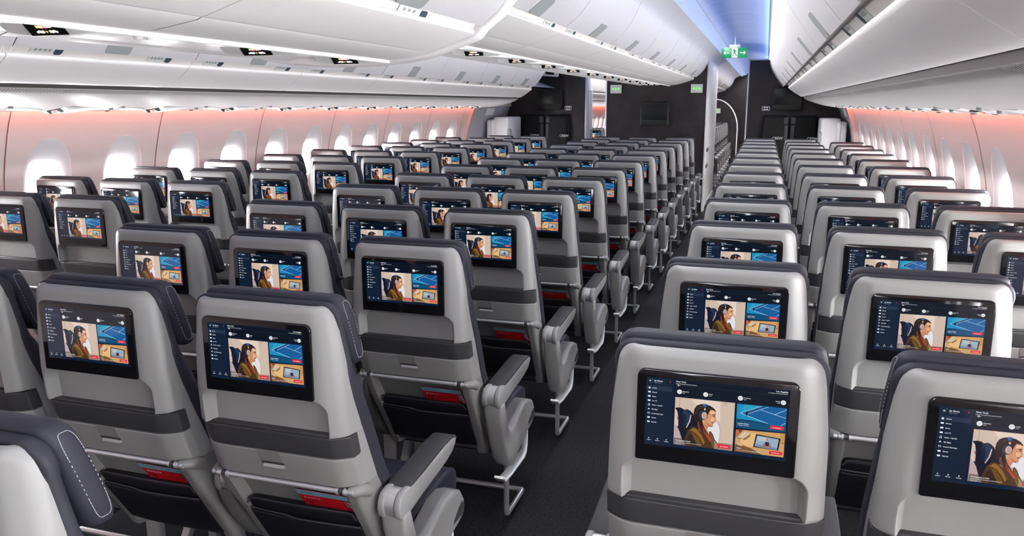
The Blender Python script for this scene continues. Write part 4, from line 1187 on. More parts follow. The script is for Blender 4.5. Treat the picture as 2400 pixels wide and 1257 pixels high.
# centre profile, right half
KUP = [(.93, .742), (.89, .73), (.85, .712), (.812, .69), (.785, .668), (.769, .640), (.748, .588), (.711, .519), (.655, .452), (.60, .409), (.586, .400)]
KCH = [(.586, .400), (.575, .408), (.566, .406), (.552, .386), (.553, .379)]
KDO = [(.549, .385), (.559, .385), (.563, .379), (.561, .371), (.548, .364), (.50, .348), (.44, .328), (.385, .311), (.372, .309), (.366, .314)]
KLO = [(.3725, .3085), (.36, .303), (.30, .293), (.24, .2835), (.205, .2815)]
KPS = [(.205, .2815), (.200, .271), (.192, .271), (.187, .293), (.12, .296), (0, .297)]

def sweep(mb, prof, side, ya, yb, dz=0, mi=0, closed_ends=False):
    rows = [[(XD(side, d), y, ZR(z + dz)) for d, z in prof] for y in (ya, yb)]
    mb.grid(rows, mi)

def patch(mb, p0, p1, side, ya, yb, dz, off, mi=0, rad=.03):
    """a rounded plate lying on the bin between two profile points"""
    (d0, z0), (d1, z1) = p0, p1
    L = math.hypot(d1 - d0, z1 - z0)
    td, tz = (d1 - d0) / L, (z1 - z0) / L
    nd, nz = -tz, td
    if nz > 0:
        nd, nz = -nd, -nz
    out = rrect((ya + yb) / 2, L / 2, (yb - ya) / 2, L / 2, rad, 4)
    A = [(XD(side, d0 + td * v + nd * off), u, ZR(z0 + tz * v + nz * off + dz)) for u, v in out]
    B = [(XD(side, d0 + td * v), u, ZR(z0 + tz * v + dz)) for u, v in out]
    m = len(A)
    mb.add(A + B, [tuple(range(m))] + [(k, (k + 1) % m, m + (k + 1) % m, m + k) for k in range(m)], mi)

def pen(ya, yb):
    return ya + .003, yb - .003

def outboard_bin(side, ya, yb, label, group):
    a, b = pen(ya, yb)
    r = empty('overhead_bin', (0, 0, 0))
    tag(r, label, 'overhead bin', group)
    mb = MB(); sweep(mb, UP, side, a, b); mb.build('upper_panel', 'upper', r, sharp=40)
    mb = MB(); sweep(mb, CH, side, ya, yb)
    for y in (a + .02, a + .05, b - .02):
        mb.add([(XD(side, 1.870), y - .004, ZR(.285)), (XD(side, 1.870), y + .004, ZR(.285)), (XD(side, 1.905), y + .004, ZR(.252)), (XD(side, 1.905), y - .004, ZR(.252))], [(0, 1, 2, 3)], 1)
    mb.build('latch_channel', ['chan', 'bright'], r, sharp=40)
    mb = MB(); sweep(mb, DOOR, side, a, b)
    mb.add([(XD(side, d), y, ZR(z)) for y in (a, b) for d, z in DOOR], [tuple(range(len(DOOR))), tuple(range(len(DOOR), 2 * len(DOOR)))])
    mb.build('bin_door', 'white', r, sharp=40)
    ym = (ya + yb) / 2
    mb = MB(); patch(mb, (1.768, .376), (1.849, .277), side, ym - .09, ym + .09, 0, .004, 0, .018)
    mb.build('handle', 'handle', r, sharp=40)
    for y in (ym - .42, ym + .38):
        mb = MB()
        patch(mb, (1.873, .2845), (1.9055, .2545), side, y - .10, y + .075, 0, .0015, 0, .004)
        patch(mb, (1.873, .2835), (1.9055, .2535), side, y + .045, y + .095, 0, .0025, 1, .014)
        for k in range(4):
            patch(mb, (1.880, .278), (1.892, .267), side, y - .075 + k * .028, y - .062 + k * .028, 0, .0025, 2, .002)
        mb.build('placard', ['plac', 'navyplac', 'handle'], r, sharp=None)
    return r

PB = 1.297
SB = 3.02
n = 0
NB = {-1: [], 1: []}
for side, nm, word in ((-1, 'left', 'left'), (1, 'right', 'right')):
    first = SB - PB if side < 0 else SB - 2 * PB
    k = 0
    y = first
    while y < 12.0:
        b = y + PB if y + PB < 12.0 else 12.15
        outboard_bin(side, y, b, 'white overhead bin above the %s windows, %s from the camera' % (word, ORD[k + 1]), 'overhead bins over the %s windows' % word)
        y = b; k += 1
    # the same lining goes on behind the camera and beyond the doors as plain structure
    for (a, b, q) in ((Y0, first, 'rear'), (14.7, Y1, 'forward')):
        mb = MB(); sweep(mb, UP + CH[1:] + DOOR[1:] + GRV[1:] + PS1[1:] + PS2[1:], side, a, b)
        struct(mb.build('ceiling_%s_%s' % (nm, q), 'white', sharp=40))
    # end cap of the last bin, towards the exit
    mb = MB()
    capp = UP + CH[1:] + DOOR[1:] + PS1 + PS2[1:] + [(2.75, .1), (2.75, .79)]
    mb.add([(XD(side, d), 12.16, ZR(z)) for d, z in capp], [tuple(range(len(capp)))])
    e = [(d - .010, z - .006) for d, z in UP[1:]] 
    struct(mb.build('trim_bin_end_%s' % nm, 'white', sharp=None))
    mb = MB()
    if side > 0:
        sweep(mb, UP, side, 12.16, 14.7)
    sweep(mb, [(1.85, .275), (2.2, .40), (2.66, .36), (2.66, -.03)], side, 12.16, 14.7)
    struct(mb.build('ceiling_doorway_%s' % nm, 'white', sharp=40))

# passenger service panels below the bins
def knob(mb, c, r, mi=0):
    mb.tube([c, (c[0], c[1], c[2] - .012)], [r, r * .7], 14, mi)
def sign_icons(mb, fx):
    """no-smoking mark and seat-belt mark on a black plate; fx(u, v) maps plate coordinates -1..1"""
    def q(u0, v0, u1, v1, mi):
        mb.add([fx(u0, v0), fx(u1, v0), fx(u1, v1), fx(u0, v1)], [(0, 1, 2, 3)], mi)
    q(-.45, .22, -.25, .62, 2); q(-.25, .22, .42, .62, 0)
    mb.add([fx(-.2, .1), fx(-.08, .1), fx(.18, .78), fx(.06, .78)], [(0, 1, 2, 3)], 1)
    mb.add([fx(.06, .1), fx(.18, .1), fx(-.08, .78), fx(-.2, .78)], [(0, 1, 2, 3)], 1)
    for s_ in (-1, 1):
        mb.add([fx(s_ * .62, -.35), fx(s_ * .42, -.1), fx(s_ * .3, -.2), fx(s_ * .16, -.12), fx(s_ * .12, -.5), fx(s_ * .3, -.62), fx(s_ * .42, -.5), fx(s_ * .58, -.6)], [tuple(range(8))], 0)
    mb.add([fx(-.08, -.15), fx(.08, -.32), fx(-.04, -.6)], [(0, 1, 2)], 2)

def wedge(r, P, d0, d1, yb, depth):
    """sculpted unit: a tilted face towards the rear carries the lit sign; P(d, y, drop) gives a point below the panel"""
    prof = [(-.030, -.004), (-.026, 0), (-.001, depth - .001), (.002, depth), (.05, depth * .98), (.14, depth * .78), (.24, depth * .36), (.33, 0), (.34, -.004)]
    mb = MB()
    n = 9
    rows = []
    for i in range(n):
        t = i / (n - 1)
        d = d0 + (d1 - d0) * t
        k = 1 - .35 * abs(2 * t - 1) ** 3
        rows.append([P(d, yb + (y if y < .01 else .0 + y * (1 - .45 * abs(2 * t - 1) ** 2)), z * k) for y, z in prof])
    mb.grid(rows)
    m = len(prof)
    mb.add(rows[0], [tuple(range(m))]); mb.add(rows[-1], [tuple(range(m))])
    mb.build('panel', 'psu', r, sharp=40)
    dm, w = (d0 + d1) / 2, .054
    def F(u, v, e):                               # on the tilted face, lifted by e
        y = yb - .0135 + v * -.0125
        z = depth * (.5 - .46 * v)
        p = Vector(P(dm + u * w, y, z))
        return tuple(p + Vector((0, -.7, -.7)) * e)
    mb = MB()
    c = [F(-1, -1, .0022), F(1, -1, .0022), F(1, 1, .0022), F(-1, 1, .0022)]
    c2 = [F(-1, -1, .0002), F(1, -1, .0002), F(1, 1, .0002), F(-1, 1, .0002)]
    mb.add(c + c2, [(0, 1, 2, 3), (0, 1, 5, 4), (1, 2, 6, 5), (2, 3, 7, 6), (3, 0, 4, 7)])
    s = mb.build('sign', 'signblk', r, sharp=None)
    mb = MB(); sign_icons(mb, lambda u, v: F(u * .95, v * 1.05, .0028))
    mb.build('sign_icons', ['icon_w', 'icon_r', 'icon_y'], s, sharp=None)
def oval(r, P, d, y, rd, ry, skew, drop):
    mb = MB(); n = 32
    ov = [(d + rd * math.sin(2 * PI * k / n) + skew * math.cos(2 * PI * k / n), y + ry * math.cos(2 * PI * k / n)) for k in range(n)]
    mb.add([P(a_, b_, drop) for a_, b_ in ov] + [P(a_, b_, -.002) for a_, b_ in ov], [tuple(range(n))] + [(k, (k + 1) % n, n + (k + 1) % n, n + k) for k in range(n)])
    mb.build('lamp_cover', 'bright', r, sharp=40)

def outboard_psu(side, y, label):
    r = empty('service_panel')
    tag(r, label, 'service panel', 'service panels over the %s window seats' % ('left' if side < 0 else 'right'))
    P2 = lerp_table([(d, z) for d, z in PS2[:5]])
    P = lambda d, yy, e: (XD(side, d), yy, ZR(P2(d) - e))
    wedge(r, P, 2.40, 2.585, y, .020 if side < 0 else .006)
    oval(r, P, 2.47, y - .24, .045, .16, .05, .005)
    for dd, yy in ((2.39, y - .40), (2.45, y - .44), (2.56, y - .36)):
        mb = MB(); knob(mb, P(dd, yy, -.002), .016)
        mb.build('air_nozzle', 'handle', r, sharp=50)

for side, word in ((-1, 'left'), (1, 'right')):
    y = 3.83 - .82 if side < 0 else 3.83 - 2 * .82
    k = 0
    while y < 11.7:
        outboard_psu(side, y, 'white panel with belt sign over the %s window seats, %s from the camera' % (word, ORD[k + 1]))
        y += .82; k += 1
    # vented strip above the service panels, one length per bin
    mb = MB()
    sweep(mb, GRV, side, SB - 2 * PB, 12.15, 0, 1)
    sweep(mb, PS1, side, SB - 2 * PB, 12.15)
    sweep(mb, PS2, side, SB - 2 * PB, 12.15)
    struct(mb.build('trim_%s_vent_strip' % word, ['vent', 'groove' if side < 0 else 'seam'], sharp=40))  # left groove darker: its deep shade is put into the colour
    first = SB - PB
    for k in range(8):
        ya = first + PB * k
        mb = MB()
        for j in range(52):
            yy = ya + .10 + j * .0212
            mb.add([(XD(side, 2.124), yy, ZR(.0832 - .0008)), (XD(side, 2.124), yy + .009, ZR(.0832 - .0008)), (XD(side, 2.158), yy + .009, ZR(.0638 - .0008)), (XD(side, 2.158), yy, ZR(.0638 - .0008))], [(0, 1, 2, 3)])
        mb.add([(XD(side, d), ya + e, ZR(z - .0006)) for e in (-.002, .002) for d, z in ((2.12, .0864), (2.17, .057), (2.234, .033), (2.30, .011), (2.338, .0005))], [(i, i + 1, 6 + i, 5 + i) for i in range(4)])
        struct(mb.build('trim_%s_vent_%d' % (word, k + 1), 'seam' if side < 0 and k < 2 else 'slot', sharp=None))

# centre bins: the two nearest units hang lower than the far ones
NEAR = -.112
def centre_bin(ya, yb, dz, label):
    a, b = pen(ya, yb)
    r = empty('overhead_bin')
    tag(r, label, 'overhead bin', 'overhead bins over the middle block')
    for side in (1, -1):
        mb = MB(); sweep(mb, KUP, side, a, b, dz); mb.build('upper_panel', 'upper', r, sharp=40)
        mb = MB(); sweep(mb, KCH, side, ya, yb, dz)
        for y in (a + .02, b - .02):
            mb.add([(XD(side, .567), y - .004, ZR(.4045 + dz)), (XD(side, .567), y + .004, ZR(.4045 + dz)), (XD(side, .553), y + .004, ZR(.3845 + dz)), (XD(side, .553), y - .004, ZR(.3845 + dz))], [(0, 1, 2, 3)], 1)
        mb.build('latch_channel', ['chan', 'bright'], r, sharp=40)
        mb = MB(); sweep(mb, KDO, side, a, b, dz)
        mb.add([(XD(side, d), y, ZR(z + dz)) for y in (a, b) for d, z in KDO], [tuple(range(len(KDO))), tuple(range(len(KDO), 2 * len(KDO)))])
        mb.build('bin_door', 'white', r, sharp=40)
        ym = (ya + yb) / 2
        mb = MB(); patch(mb, (.668, .468), (.588, .401), side, ym - .09, ym + .09, dz, .005, 0, .018)
        mb.build('handle', 'handle', r, sharp=40)
        for y in ((ym + .12,) if dz else (ym - .40, ym + .40)):
            mb = MB()
            patch(mb, (.566, .4035), (.554, .3845), side, y - .12, y + .06, dz, .0015, 0, .003)
            patch(mb, (.566, .4035), (.554, .3845), side, y + .035, y + .085, dz, .0025, 1, .008)
            for k in range(3):
                patch(mb, (.563, .399), (.558, .391), side, y - .09 + k * .035, y - .075 + k * .035, dz, .0025, 2, .002)
            mb.build('placard', ['plac', 'navyplac', 'handle'], r, sharp=None)
        mb = MB(); sweep(mb, KLO if side > 0 else KLO[:-1] + [(.205, .2925)], side, a, b, dz)
        mb.build('underside', 'white', r, sharp=40)
    return r
RIB0, RIB1 = 2.885, 2.965
centre_bin(.30, 1.585, NEAR, 'lower hung white centre bin at the top left edge, nearest the camera')
centre_bin(1.585, RIB0, NEAR, 'lower hung white centre bin ending at the curved white rib')
ys = [RIB1] + [4.205 + 1.29 * k for k in range(6)] + [12.39]
for k, (a, b) in enumerate(zip(ys, ys[1:])):
    centre_bin(a, b, 0, 'white centre bin over the middle block, %s beyond the curved rib' % ORD[k + 1])
# curved rib at the step
full = KUP[3:] + KCH[1:] + KDO[1:] + KLO[1:] + KPS[1:]
outl = KUP[3:11] + KDO[3:8] + KLO[1:] + [(.12, .2735), (0, .2725)]
rib = [(d + .008, z - .012 + NEAR) for d, z in outl]
closed = [(d, z) for d, z in rib] + [(-d, z) for d, z in rib[-2::-1]]
mb = MB()
mb.prism([(CX + d, ZR(z)) for d, z in closed] , 'y', RIB0, RIB1, .014, seg=3)
struct(mb.build('trim_rib', 'white', sharp=45))
# lining of the centre bins behind the camera and in the next cabin
prof = KUP + KCH[1:] + KDO[1:] + KLO[1:] + KPS[1:]
for (a, b, q, dz) in ((Y0, .30, 'rear', NEAR), (14.75, 22.2, 'forward', 0)):
    for side, w in ((1, 'right'), (-1, 'left')):
        mb = MB(); sweep(mb, prof, side, a, b, dz)
        if dz == 0:
            for k in range(6):
                yh = 15.4 + 1.29 * k
                patch(mb, (.668, .468), (.588, .401), side, yh - .09, yh + .09, dz, .005, 1, .018)
                mb.add([(XD(side, d), yh + .6 + e, ZR(z - .002)) for e in (0, .006) for d, z in ((.60, .405), (.56, .37), (.44, .326))], [(0, 1, 4, 3), (1, 2, 5, 4)], 1)
        struct(mb.build('ceiling_centre_%s_%s' % (q, w), ['white', 'handle'], sharp=40))
mb = MB()
capp = [(d, z) for d, z in prof] + [(-d, z) for d, z in prof[::-1]]
mb.add([(CX + d, 22.2, ZR(z)) for d, z in capp], [tuple(range(len(capp)))])
struct(mb.build('trim_centre_bin_end', 'white', sharp=None))
for side, w in ((1, 'right'), (-1, 'left')):
    mb = MB(); sweep(mb, KUP[:6], side, 12.39, 14.75)
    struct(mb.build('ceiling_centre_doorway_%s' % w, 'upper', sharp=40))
# bright rail and service strip under the centre bins
for (a, b, dz, q) in ((.30, RIB0, NEAR, 'near'), (RIB1, 12.39, 0, 'far')):
    mb = MB()
    sweep(mb, KPS, 1, a, b, dz, 0)
    sweep(mb, [(.205, .2925), (.12, .296), (0, .297)], -1, a, b, dz, 0)
    mb.tube([(XD(1, .203), a, ZR(.2745 + dz)), (XD(1, .203), b, ZR(.2745 + dz))], .0055, 10, 1)
    struct(mb.build('trim_service_strip_%s' % q, ['white', 'bright'], sharp=40))

def centre_psu(y, dz, label):
    r = empty('service_panel')
    tag(r, label, 'service panel', 'service panels over the middle seats')
    zs = ZR(.2965 + dz)
    P = lambda d, yy, e: (CX + d, yy, zs - e)
    wedge(r, P, -.10, .16, y, .027)
    oval(r, P, .05, y - .27, .05, .19, .05, .012)
    for dd, yy in ((-.03, y - .46), (.06, y - .50), (.12, y - .44)):
        mb = MB(); knob(mb, P(dd, yy, -.002), .018)
        mb.build('air_nozzle', 'psu', r, sharp=50)
k = 1
for y in (1.49, 2.29):
    centre_psu(y, NEAR, 'white panel with belt sign under the low centre bins, %s from the left edge' % ORD[k]); k += 1
centre_psu(2.865, NEAR, 'white panel with belt sign just before the curved white rib')
y = 4.33; k = 1
while y < 12:
    centre_psu(y, 0, 'white panel with belt sign under the far centre bins, %s beyond the rib' % ORD[k])
    y += .815; k += 1

# aisle ceilings: light lens, panels, cross joints
LENS = [(.93, .742), (.955, .758), (.985, .772), (1.02, .782), (1.055, .787)]
CEIL = [(1.055, .790), (1.062, .806), (1.13, .850), (1.25, .876), (1.40, .876), (1.53, .846), (1.590, .806), (1.603, .806), (1.617, .79)]
for side, w in ((1, 'right'), (-1, 'left')):
    mb = MB(); sweep(mb, LENS, side, Y0, Y1)
    for k in range(38):
        y = Y0 + .4 + k * .8
        mb.add([(XD(side, d), y + e, ZR(z - .001)) for e in (-.003, .003) for d, z in LENS], [(i, i + 1, 6 + i, 5 + i) for i in range(4)], 1)
    struct(mb.build('ceiling_light_lens_%s' % w, ['lens', 'seam'], sharp=40))
    mb = MB(); sweep(mb, CEIL, side, Y0, Y1)
    for k in range(30):
        y = Y0 + .2 + k * 1.0
        mb.add([(XD(side, d), y + e, ZR(z - .0012)) for e in (-.003, .003) for d, z in CEIL[1:6]], [(i, i + 1, 6 + i, 5 + i) for i in range(4)], 1)
    struct(mb.build('ceiling_%s' % w, ['ceil', 'bright'], sharp=40))

# ------------------------------------------------------------------ bulkheads, doors, what hangs on them
# middle monument with pale sides
mb = MB()
mb.box(-2.372, -.868, 12.40, 14.75, 0, 2.6)
struct(mb.build('wall_bulkhead_middle', 'grid', sharp=None))
mb = MB()
mb.box(-.868, -.845, 12.385, 14.75, 0, 2.6, .004)
mb.box(-.868, -.838, 12.40, 14.75, 0, .10, .004)
struct(mb.build('wall_pillar_right', 'alu_panel', sharp=40))
mb = MB()
mb.box(-2.395, -2.372, 12.385, 14.75, 0, 2.6, .004)
struct(mb.build('wall_pillar_left', 'trim', sharp=40))
mb = MB()
mb.box(-2.37, -.87, 12.388, 12.40, .50, .52, .003)
struct(mb.build('trim_bulkhead_rail', 'trim', sharp=40))
for (z, lab) in ((.93, 'upper dark latch on the pale pillar beside the right aisle'), (.68, 'lower dark latch on the pale pillar beside the right aisle')):
    mb = MB(); mb.box(-.846, -.832, 12.62, 12.98, z - .03, z + .03, .008)
    o = mb.build('latch', 'band', sharp=40)
    tag(o, lab, 'latch', 'latches on the pale pillar')

def monitor(x0, x1, z0, z1, y, label):
    r = empty('monitor', ((x0 + x1) / 2, y, 0)); tag(r, label, 'monitor')
    w, zm = (x1 - x0) / 2, (z0 + z1) / 2
    h = (z1 - z0) / 2
    mb = MB(); mb.prism([(px, zm + pz) for px, pz in rrect(0, 0, w, h, .025)], 'y', -.075, 0, .012, seg=3)
    mb.build('housing', 'moni', r, sharp=40)
    mb = MB(); mb.box(-w + .022, w - .022, -.079, -.07, z0 + .09, z1 - .022, .003)
    mb.build('monitor_screen', 'mong', r, sharp=40)
    mb = MB(); mb.box(-w + .012, w - .012, -.078, -.07, z0 + .012, z0 + .082, .004)
    mb.build('lower_cover', 'moni', r, sharp=40)
monitor(-1.835, -1.405, ZR(-.318), ZR(.032), 12.39, 'black monitor on the middle bulkhead wall')
monitor(-3.79, -3.345, ZR(-.085), ZR(.268), 13.49, 'black monitor on the dark left wall above the crew seats')
monitor(.085, .53, ZR(-.09), ZR(.268), 13.49, 'black monitor on the dark right wall, half hidden by the bin')

def exit_plate(x0, x1, z0, z1, y, label, arrow):
    r = empty('exit_plate', ((x0 + x1) / 2, y, (z0 + z1) / 2)); tag(r, label, 'sign', 'lit exit plates on the dark walls')
    w, h = (x1 - x0) / 2, (z1 - z0) / 2
    mb = MB(); mb.prism(rrect(0, 0, w, h, .008), 'y', -.02, 0, .003)
    mb.build('plate', 'platew', r, sharp=40)
    mb = MB()
    if arrow:
        for s_ in (-1, 1):
            c = s_ * w * .45
            mb.add([(c + s_ * w * .34, -.0215, 0), (c, -.0215, h * .5), (c, -.0215, h * .2), (c - s_ * w * .3, -.0215, h * .2), (c - s_ * w * .3, -.0215, -h * .2), (c, -.0215, -h * .2), (c, -.0215, -h * .5)], [tuple(range(7))])
        mb.add([(-w * .08, -.0215, h * .45), (w * .1, -.0215, h * .3), (w * .06, -.0215, -h * .55), (-w * .14, -.0215, -h * .45)], [(0, 1, 2, 3)])
    else:
        mb.box(-w * .85, w * .85, -.0215, -.02, -h * .8, h * .8)
    mb.build('arrows', 'greenarrow' if arrow else 'palegreen', r, sharp=None)
exit_plate(-2.315, -2.142, ZR(.170), ZR(.297), 12.385, 'lit exit plate on the middle bulkhead, left of the monitor', True)
exit_plate(-1.098, -.925, ZR(.172), ZR(.299), 12.385, 'lit exit plate on the middle bulkhead, right of the monitor', True)

# dark walls behind the doors
def dark_wall(nm, side, xin, y):
    mb = MB()
    if side > 0:
        mb.box(xin, XD(1, 2.86), y, y + .05, 0, ZR(.69))
        mb2 = MB(); mb2.box(xin - .022, xin, y - .012, y + .062, 0, ZR(.70), .004)
        mb2.box(xin - .022, -.02, y - .012, y + .01, ZR(.685), ZR(.71), .004)
    else:
        mb.box(XD(-1, 2.86), xin, y, y + .05, 0, 2.9)
        mb2 = MB(); mb2.box(xin, xin + .022, y - .012, y + .48, 0, 2.5, .004)
    struct(mb.build(nm, 'grid', sharp=None))
    struct(mb2.build('trim_' + nm[5:], 'trim', sharp=40))
dark_wall('wall_crew_right', 1, -.29, 13.50)
dark_wall('wall_crew_left', -1, -2.955, 13.50)
# pale door leaf seen edge-on in the left doorway
mb = MB()
mb.box(-2.934, -2.925, 13.53, 13.97, .10, ZR(.33), .003)
o = struct(mb.build('door_1', 'doorw', sharp=40))
mb = MB()
for (a, b, z0, z1) in ((13.58, 13.70, .9, ZR(.24)), (13.76, 13.92, .2, ZR(.24)), (13.58, 13.70, .2, .8)):
    mb.box(-2.927, -2.921, a, b, z0, z1, .003)
mb.build('door_panel', 'lining', o, sharp=40)
mb = MB(); mb.box(-2.922, -2.905, 13.82, 13.90, .95, 1.2, .006)
mb.build('door_handle', 'handle', o, sharp=40)

def jump_seat(x0, x1, y, harness_right, label):
    xc = (x0 + x1) / 2; w = (x1 - x0) / 2
    r = empty('crew_seat', (xc, y, 0)); tag(r, label, 'seat', 'folded crew seats on the dark walls')
    zt = ZR(-.168)
    z0 = .62
    mb = MB()
    out = [(-w * 1.03, z0), (-w * 1.03, zt - .38), (-w * .90, zt - .05), (-w * .82, zt), (w * .82, zt), (w * .90, zt - .05), (w * 1.03, zt - .38), (w * 1.03, z0)]
    mb.prism(out, 'y', -.07, 0, .03, seg=3)
    mb.build('frame', 'blackp', r, sharp=45)
    mb = MB()
    out = [(-w * .93, z0 + .1), (-w * .95, zt - .40), (-w * .83, zt - .05), (-w * .76, zt - .022), (w * .76, zt - .022), (w * .83, zt - .05), (w * .95, zt - .40), (w * .93, z0 + .1)]
    mb.prism(out, 'y', -.12, -.05, .028, seg=3)
    b = mb.build('backrest', 'crew', r, sharp=45)
    v, f = text_geo('CREW', .056, 'CENTER', .0014)
    mb = MB(); mb.add([((.05 if harness_right else .13) + p[0], -.1225, zt - .375 + p[1]) for p in v], f)
    mb.build('lettering', 'wtext', b, sharp=None)
    s_ = 1 if harness_right else -1
    mb = MB(); mb.box(s_ * w * .80 - .038, s_ * w * .80 + .038, -.128, -.06, zt - .14, zt - .03, .012)
    mb.box(s_ * w * .84 - .03, s_ * w * .84 + .03, -.126, -.06, zt - .42, zt - .15, .012)
    mb.build('harness_pad', 'crewg', r, sharp=45)
    mb = MB(); mb.box(-w * .95, w * .95, -.16, 0, .20, z0 - .01, .03)
    mb.build('folded_seat', 'band', r, sharp=45)
jump_seat(-4.07, -3.655, 13.49, True, 'black crew seat on the dark left wall, nearer the windows')
jump_seat(-3.625, -3.21, 13.49, False, 'black crew seat on the dark left wall, nearer the left doorway')
jump_seat(-.06, .352, 13.49, True, 'black crew seat on the dark right wall, nearer the aisle')
jump_seat(.38, .793, 13.49, False, 'black crew seat on the dark right wall, nearer the windows')
for (x0, x1, z0, z1, lab) in ((-3.31, -3.19, -.095, -.022, 'small grey placard beside the left wall monitor'), (-.068, .053, -.093, -.030, 'small grey placard beside the right wall monitor')):
    mb = MB(); mb.box(x0, x1, 13.48, 13.50, ZR(z0), ZR(z1), .004)
    q = mb.build('placard', 'chan', sharp=40); tag(q, lab, 'sign')
    mb = MB(); xm = (x0 + x1) / 2; zm = ZR((z0 + z1) / 2)
    mb.box(x0 + .008, xm - .03, 13.478, 13.482, zm - .022, zm + .022, .001); mb.box(xm + .03, x1 - .008, 13.478, 13.482, zm - .022, zm + .022, .001)
    mb.box(xm - .018, xm + .018, 13.478, 13.482, zm - .01, zm + .01, .001)
    mb.build('pictogram', 'ink', q, sharp=40)
# door covers (slide packs) on both exit doors
def door_cover(side, label):
    r = empty('door_cover', (XD(side, 2.5), 12.5, 0)); tag(r, label, 'door cover', 'white slide covers on the exit doors')
    def bx(nm, d0, d1, y0, y1, z0, z1, m, bev=.03):
        mb = MB()
        xs = sorted((XD(side, d0) - XD(side, 2.5), XD(side, d1) - XD(side, 2.5)))
        mb.box(xs[0], xs[1], y0, y1, z0, z1, bev, seg=3)
        mb.build(nm, m, r, sharp=45)
    bx('pack', 2.40, 2.66, .0, .75, .45, ZR(-.20), 'doorw')
    bx('side_box', 2.62, 2.74, -.1, .75, .35, ZR(-.245), 'doorw')
    bx('grip', 2.365, 2.42, .0, .10, ZR(-.62), ZR(-.39), 'handle', .02)
    bx('joint', 2.655, 2.66, -.102, -.098, .4, ZR(-.25), 'groove', 0)
door_cover(-1, 'white slide cover of the exit door beside the dark left wall')
door_cover(1, 'white slide cover of the exit door beside the dark right wall')
for side, w in ((-1, 'left'), (1, 'right')):
    mb = MB()
    z0, z1 = -.17, -.06
    mb.add([(XD(side, WALLD(z) - .006), y, ZR(z)) for z, y in ((z0, 12.3), (z0, 12.7), (z1, 12.7), (z1, 12.3))], [(0, 1, 2, 3)])
    struct(mb.build('trim_door_light_%s' % w, 'bright', sharp=None))

# lavatory sign hung at the end of the left bins
r = empty('hanging_sign', (-3.37, 12.75, ZR(.50))); tag(r, 'small white boxed sign under the ceiling before the dark left wall', 'sign')
mb = MB(); mb.box(-.13, .13, -.03, .03, -.05, .07, .012); o = mb.build('box', 'doorw', r, sharp=40)
mb = MB(); mb.box(-.075, .065, -.034, -.028, -.015, .03, .002); mb.build('sign_face', 'signblk', r, sharp=40)
r.rotation_euler = (R(18), R(4), 0)

# green exit sign over the right aisle
r = empty('exit_sign', (-.418, 10.5, ZR(.6295))); tag(r, 'green and white running man exit sign hanging over the right aisle', 'sign')
w, h = .156, .061
mb = MB(); mb.prism(rrect(0, 0, w, h, .012), 'y', -.012, .012, .003); mb.build('sign_board', 'green', r, sharp=40)
mb = MB(); mb.box(-.033, .036, -.0135, -.012, -h + .004, h - .004); mb.build('white_field', 'signw', r, sharp=None)
mb = MB()
for s_ in (-1, 1):
    c = .098
    mb.add([(s_ * (c + .036), -.014, 0), (s_ * (c + .010), -.014, .026), (s_ * (c + .010), -.014, .012), (s_ * (c + .022), -.014, .005), (s_ * (c - .032), -.014, .005), (s_ * (c - .032), -.014, -.005), (s_ * (c + .022), -.014, -.005), (s_ * (c + .010), -.014, -.012), (s_ * (c + .010), -.014, -.026)], [tuple(range(9))])
mb.build('arrows', 'signw', r, sharp=None)
mb = MB()
mb.disc((-.006, -.0142, .041), .0085)
mb.add([(x, -.0142, z) for x, z in ((-.014, .030), (.008, .033), (.018, .022), (.030, .024), (.030, .018), (.016, .014), (.010, .020), (.006, .004), (.018, -.010), (.024, -.032), (.034, -.034), (.034, -.040), (.017, -.040), (.010, -.016), (-.004, -.004), (-.012, -.024), (-.026, -.040), (-.031, -.036), (-.020, -.020), (-.012, .002), (-.010, .018), (-.020, .008), (-.026, .012))], [tuple(range(23))])
mb.build('running_man', 'signd', r, sharp=None)
mb = MB(); mb.box(-.065, .065, -.012, .012, h, h + .036, .004); mb.box(-.006, .006, -.006, .006, h + .03, .235); mb.build('bracket', 'ceil', r, sharp=40)

# next cabin: dark far wall, curved partition with a white edge
mb = MB(); mb.box(-3.0, .2, 22.9, 22.95, 0, 2.5)
struct(mb.build('wall_far_partition', 'grid', sharp=None))
mb = MB()
arc = [(-2.2, ZR(.13))] + [(-1.55 + .02, ZR(.13))]
pts = []
for k in range(21):
    a = R(90 - 90 * k / 20)
    pts.append((-1.33 + .62 * math.cos(a), ZR(-.66 + .80 * math.sin(a))))
poly = [(-2.4, 0), (-2.4, ZR(.14))] + pts + [(-.71, 0)]
mb.prism(poly, 'y', 22.3, 22.36, 0)
mb.tube([(x, 22.29, z) for x, z in [(-2.4, ZR(.14))] + pts + [(-.71, .02)]], .016, 8, 1)
struct(mb.build('wall_curved_partition', ['grid', 'trim'], sharp=None))
exit_plate(-1.37, -1.17, ZR(-.23), ZR(-.10), 22.29, 'lit exit plate on the far curved partition', False)

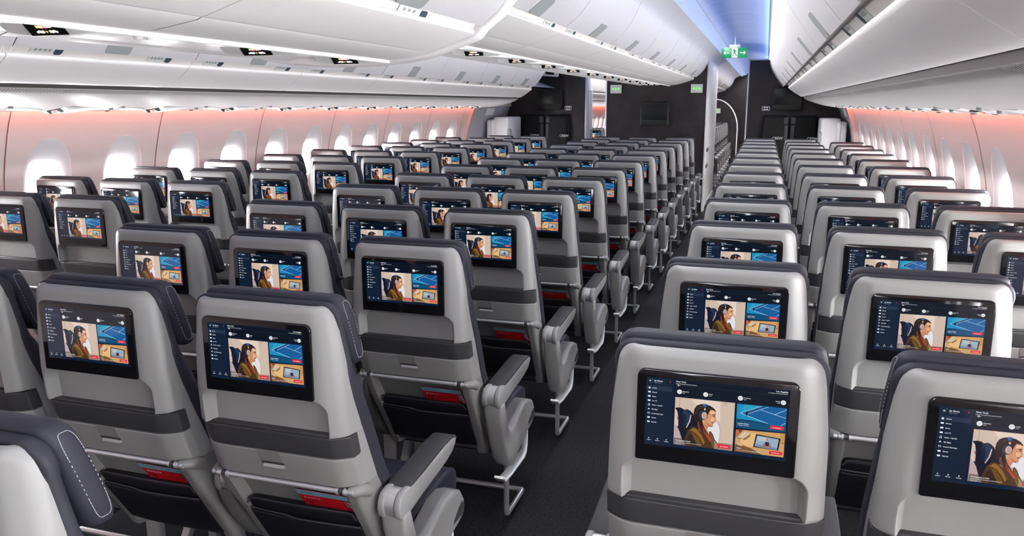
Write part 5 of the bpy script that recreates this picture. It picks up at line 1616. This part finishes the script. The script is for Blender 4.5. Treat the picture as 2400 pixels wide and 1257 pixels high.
# ------------------------------------------------------------------ light
def area(name, loc, direction, sx, sy, power, col=(1, 1, 1), spread=180):
    l = bpy.data.lights.new(name, 'AREA')
    l.shape = 'RECTANGLE'; l.size = sx; l.size_y = sy
    l.energy = power; l.color = col; l.spread = R(spread)
    o = bpy.data.objects.new(name, l)
    COL.objects.link(o)
    o.location = loc
    d = Vector(direction).normalized()
    # local y along the cabin, local -z along the direction
    z = -d; y = Vector((0, 1, 0)); x = y.cross(z).normalized(); y = z.cross(x)
    o.rotation_euler = Matrix((x, y, z)).transposed().to_euler()
    return o
wd = bpy.data.worlds.new('daylight')
sc.world = wd
wd.use_nodes = True
bg = wd.node_tree.nodes['Background']
bg.inputs[0].default_value = (1, .985, .975, 1)
bg.inputs[1].default_value = SKY
for side in (1, -1):
    # white fill lights added along the lens edge, no such lamp there
    area('aisle_fill_light', (XD(side, 1.075), (Y0 + 12.2) / 2, ZR(.776)), (side * 1.0, 0, -1), .05, 12.2 - Y0, WASH * (1.6 if side > 0 else .5), (1, .985, .96), 165)
    area('aisle_fill_light', (XD(side, 1.075), 18.6, ZR(.776)), (side * .5, 0, -1), .05, 8, WASH * 1.3, (1, .97, .94))
    # blue strips in the gap beside the outboard bins
    area('blue_strip_lamp', (XD(side, 1.600), (Y0 + Y1) / 2, ZR(.785)), (-side * .9, 0, .5), .016, Y1 - Y0, BLUE, (.16, .34, 1), 95)
    area('blue_strip_lamp', (XD(side, 1.060), (Y0 + Y1) / 2, ZR(.795)), (side * .9, 0, .5), .012, Y1 - Y0, BLUE * .5, (.20, .38, 1), 95)  # second strip, added at the lens edge to turn the ceiling blue
    # salmon strips above the windows
    area('salmon_strip_lamp', (XD(side, 2.655), (Y0 + 11.6) / 2, ZR(-.030)), (side * .45, 0, -1), .012, 11.6 - Y0, SALMON, (1, .16, .08))
area('salmon_strip_lamp', (XD(-1, 2.655), 19.5, ZR(-.030)), (-.45, 0, -1), .012, 9, SALMON, (1, .16, .08))
# unseen fill lights added behind the camera to brighten the seat backs
area('rear_fill_light', (CX + 1.35, -3.0, ZR(.76)), (0, .75, -.6), .4, 3.0, REAR, (1, 1, .99))
area('rear_fill_light', (CX - 1.35, -3.0, ZR(.76)), (0, .75, -.6), .4, 3.0, REAR * .1, (1, 1, .99))
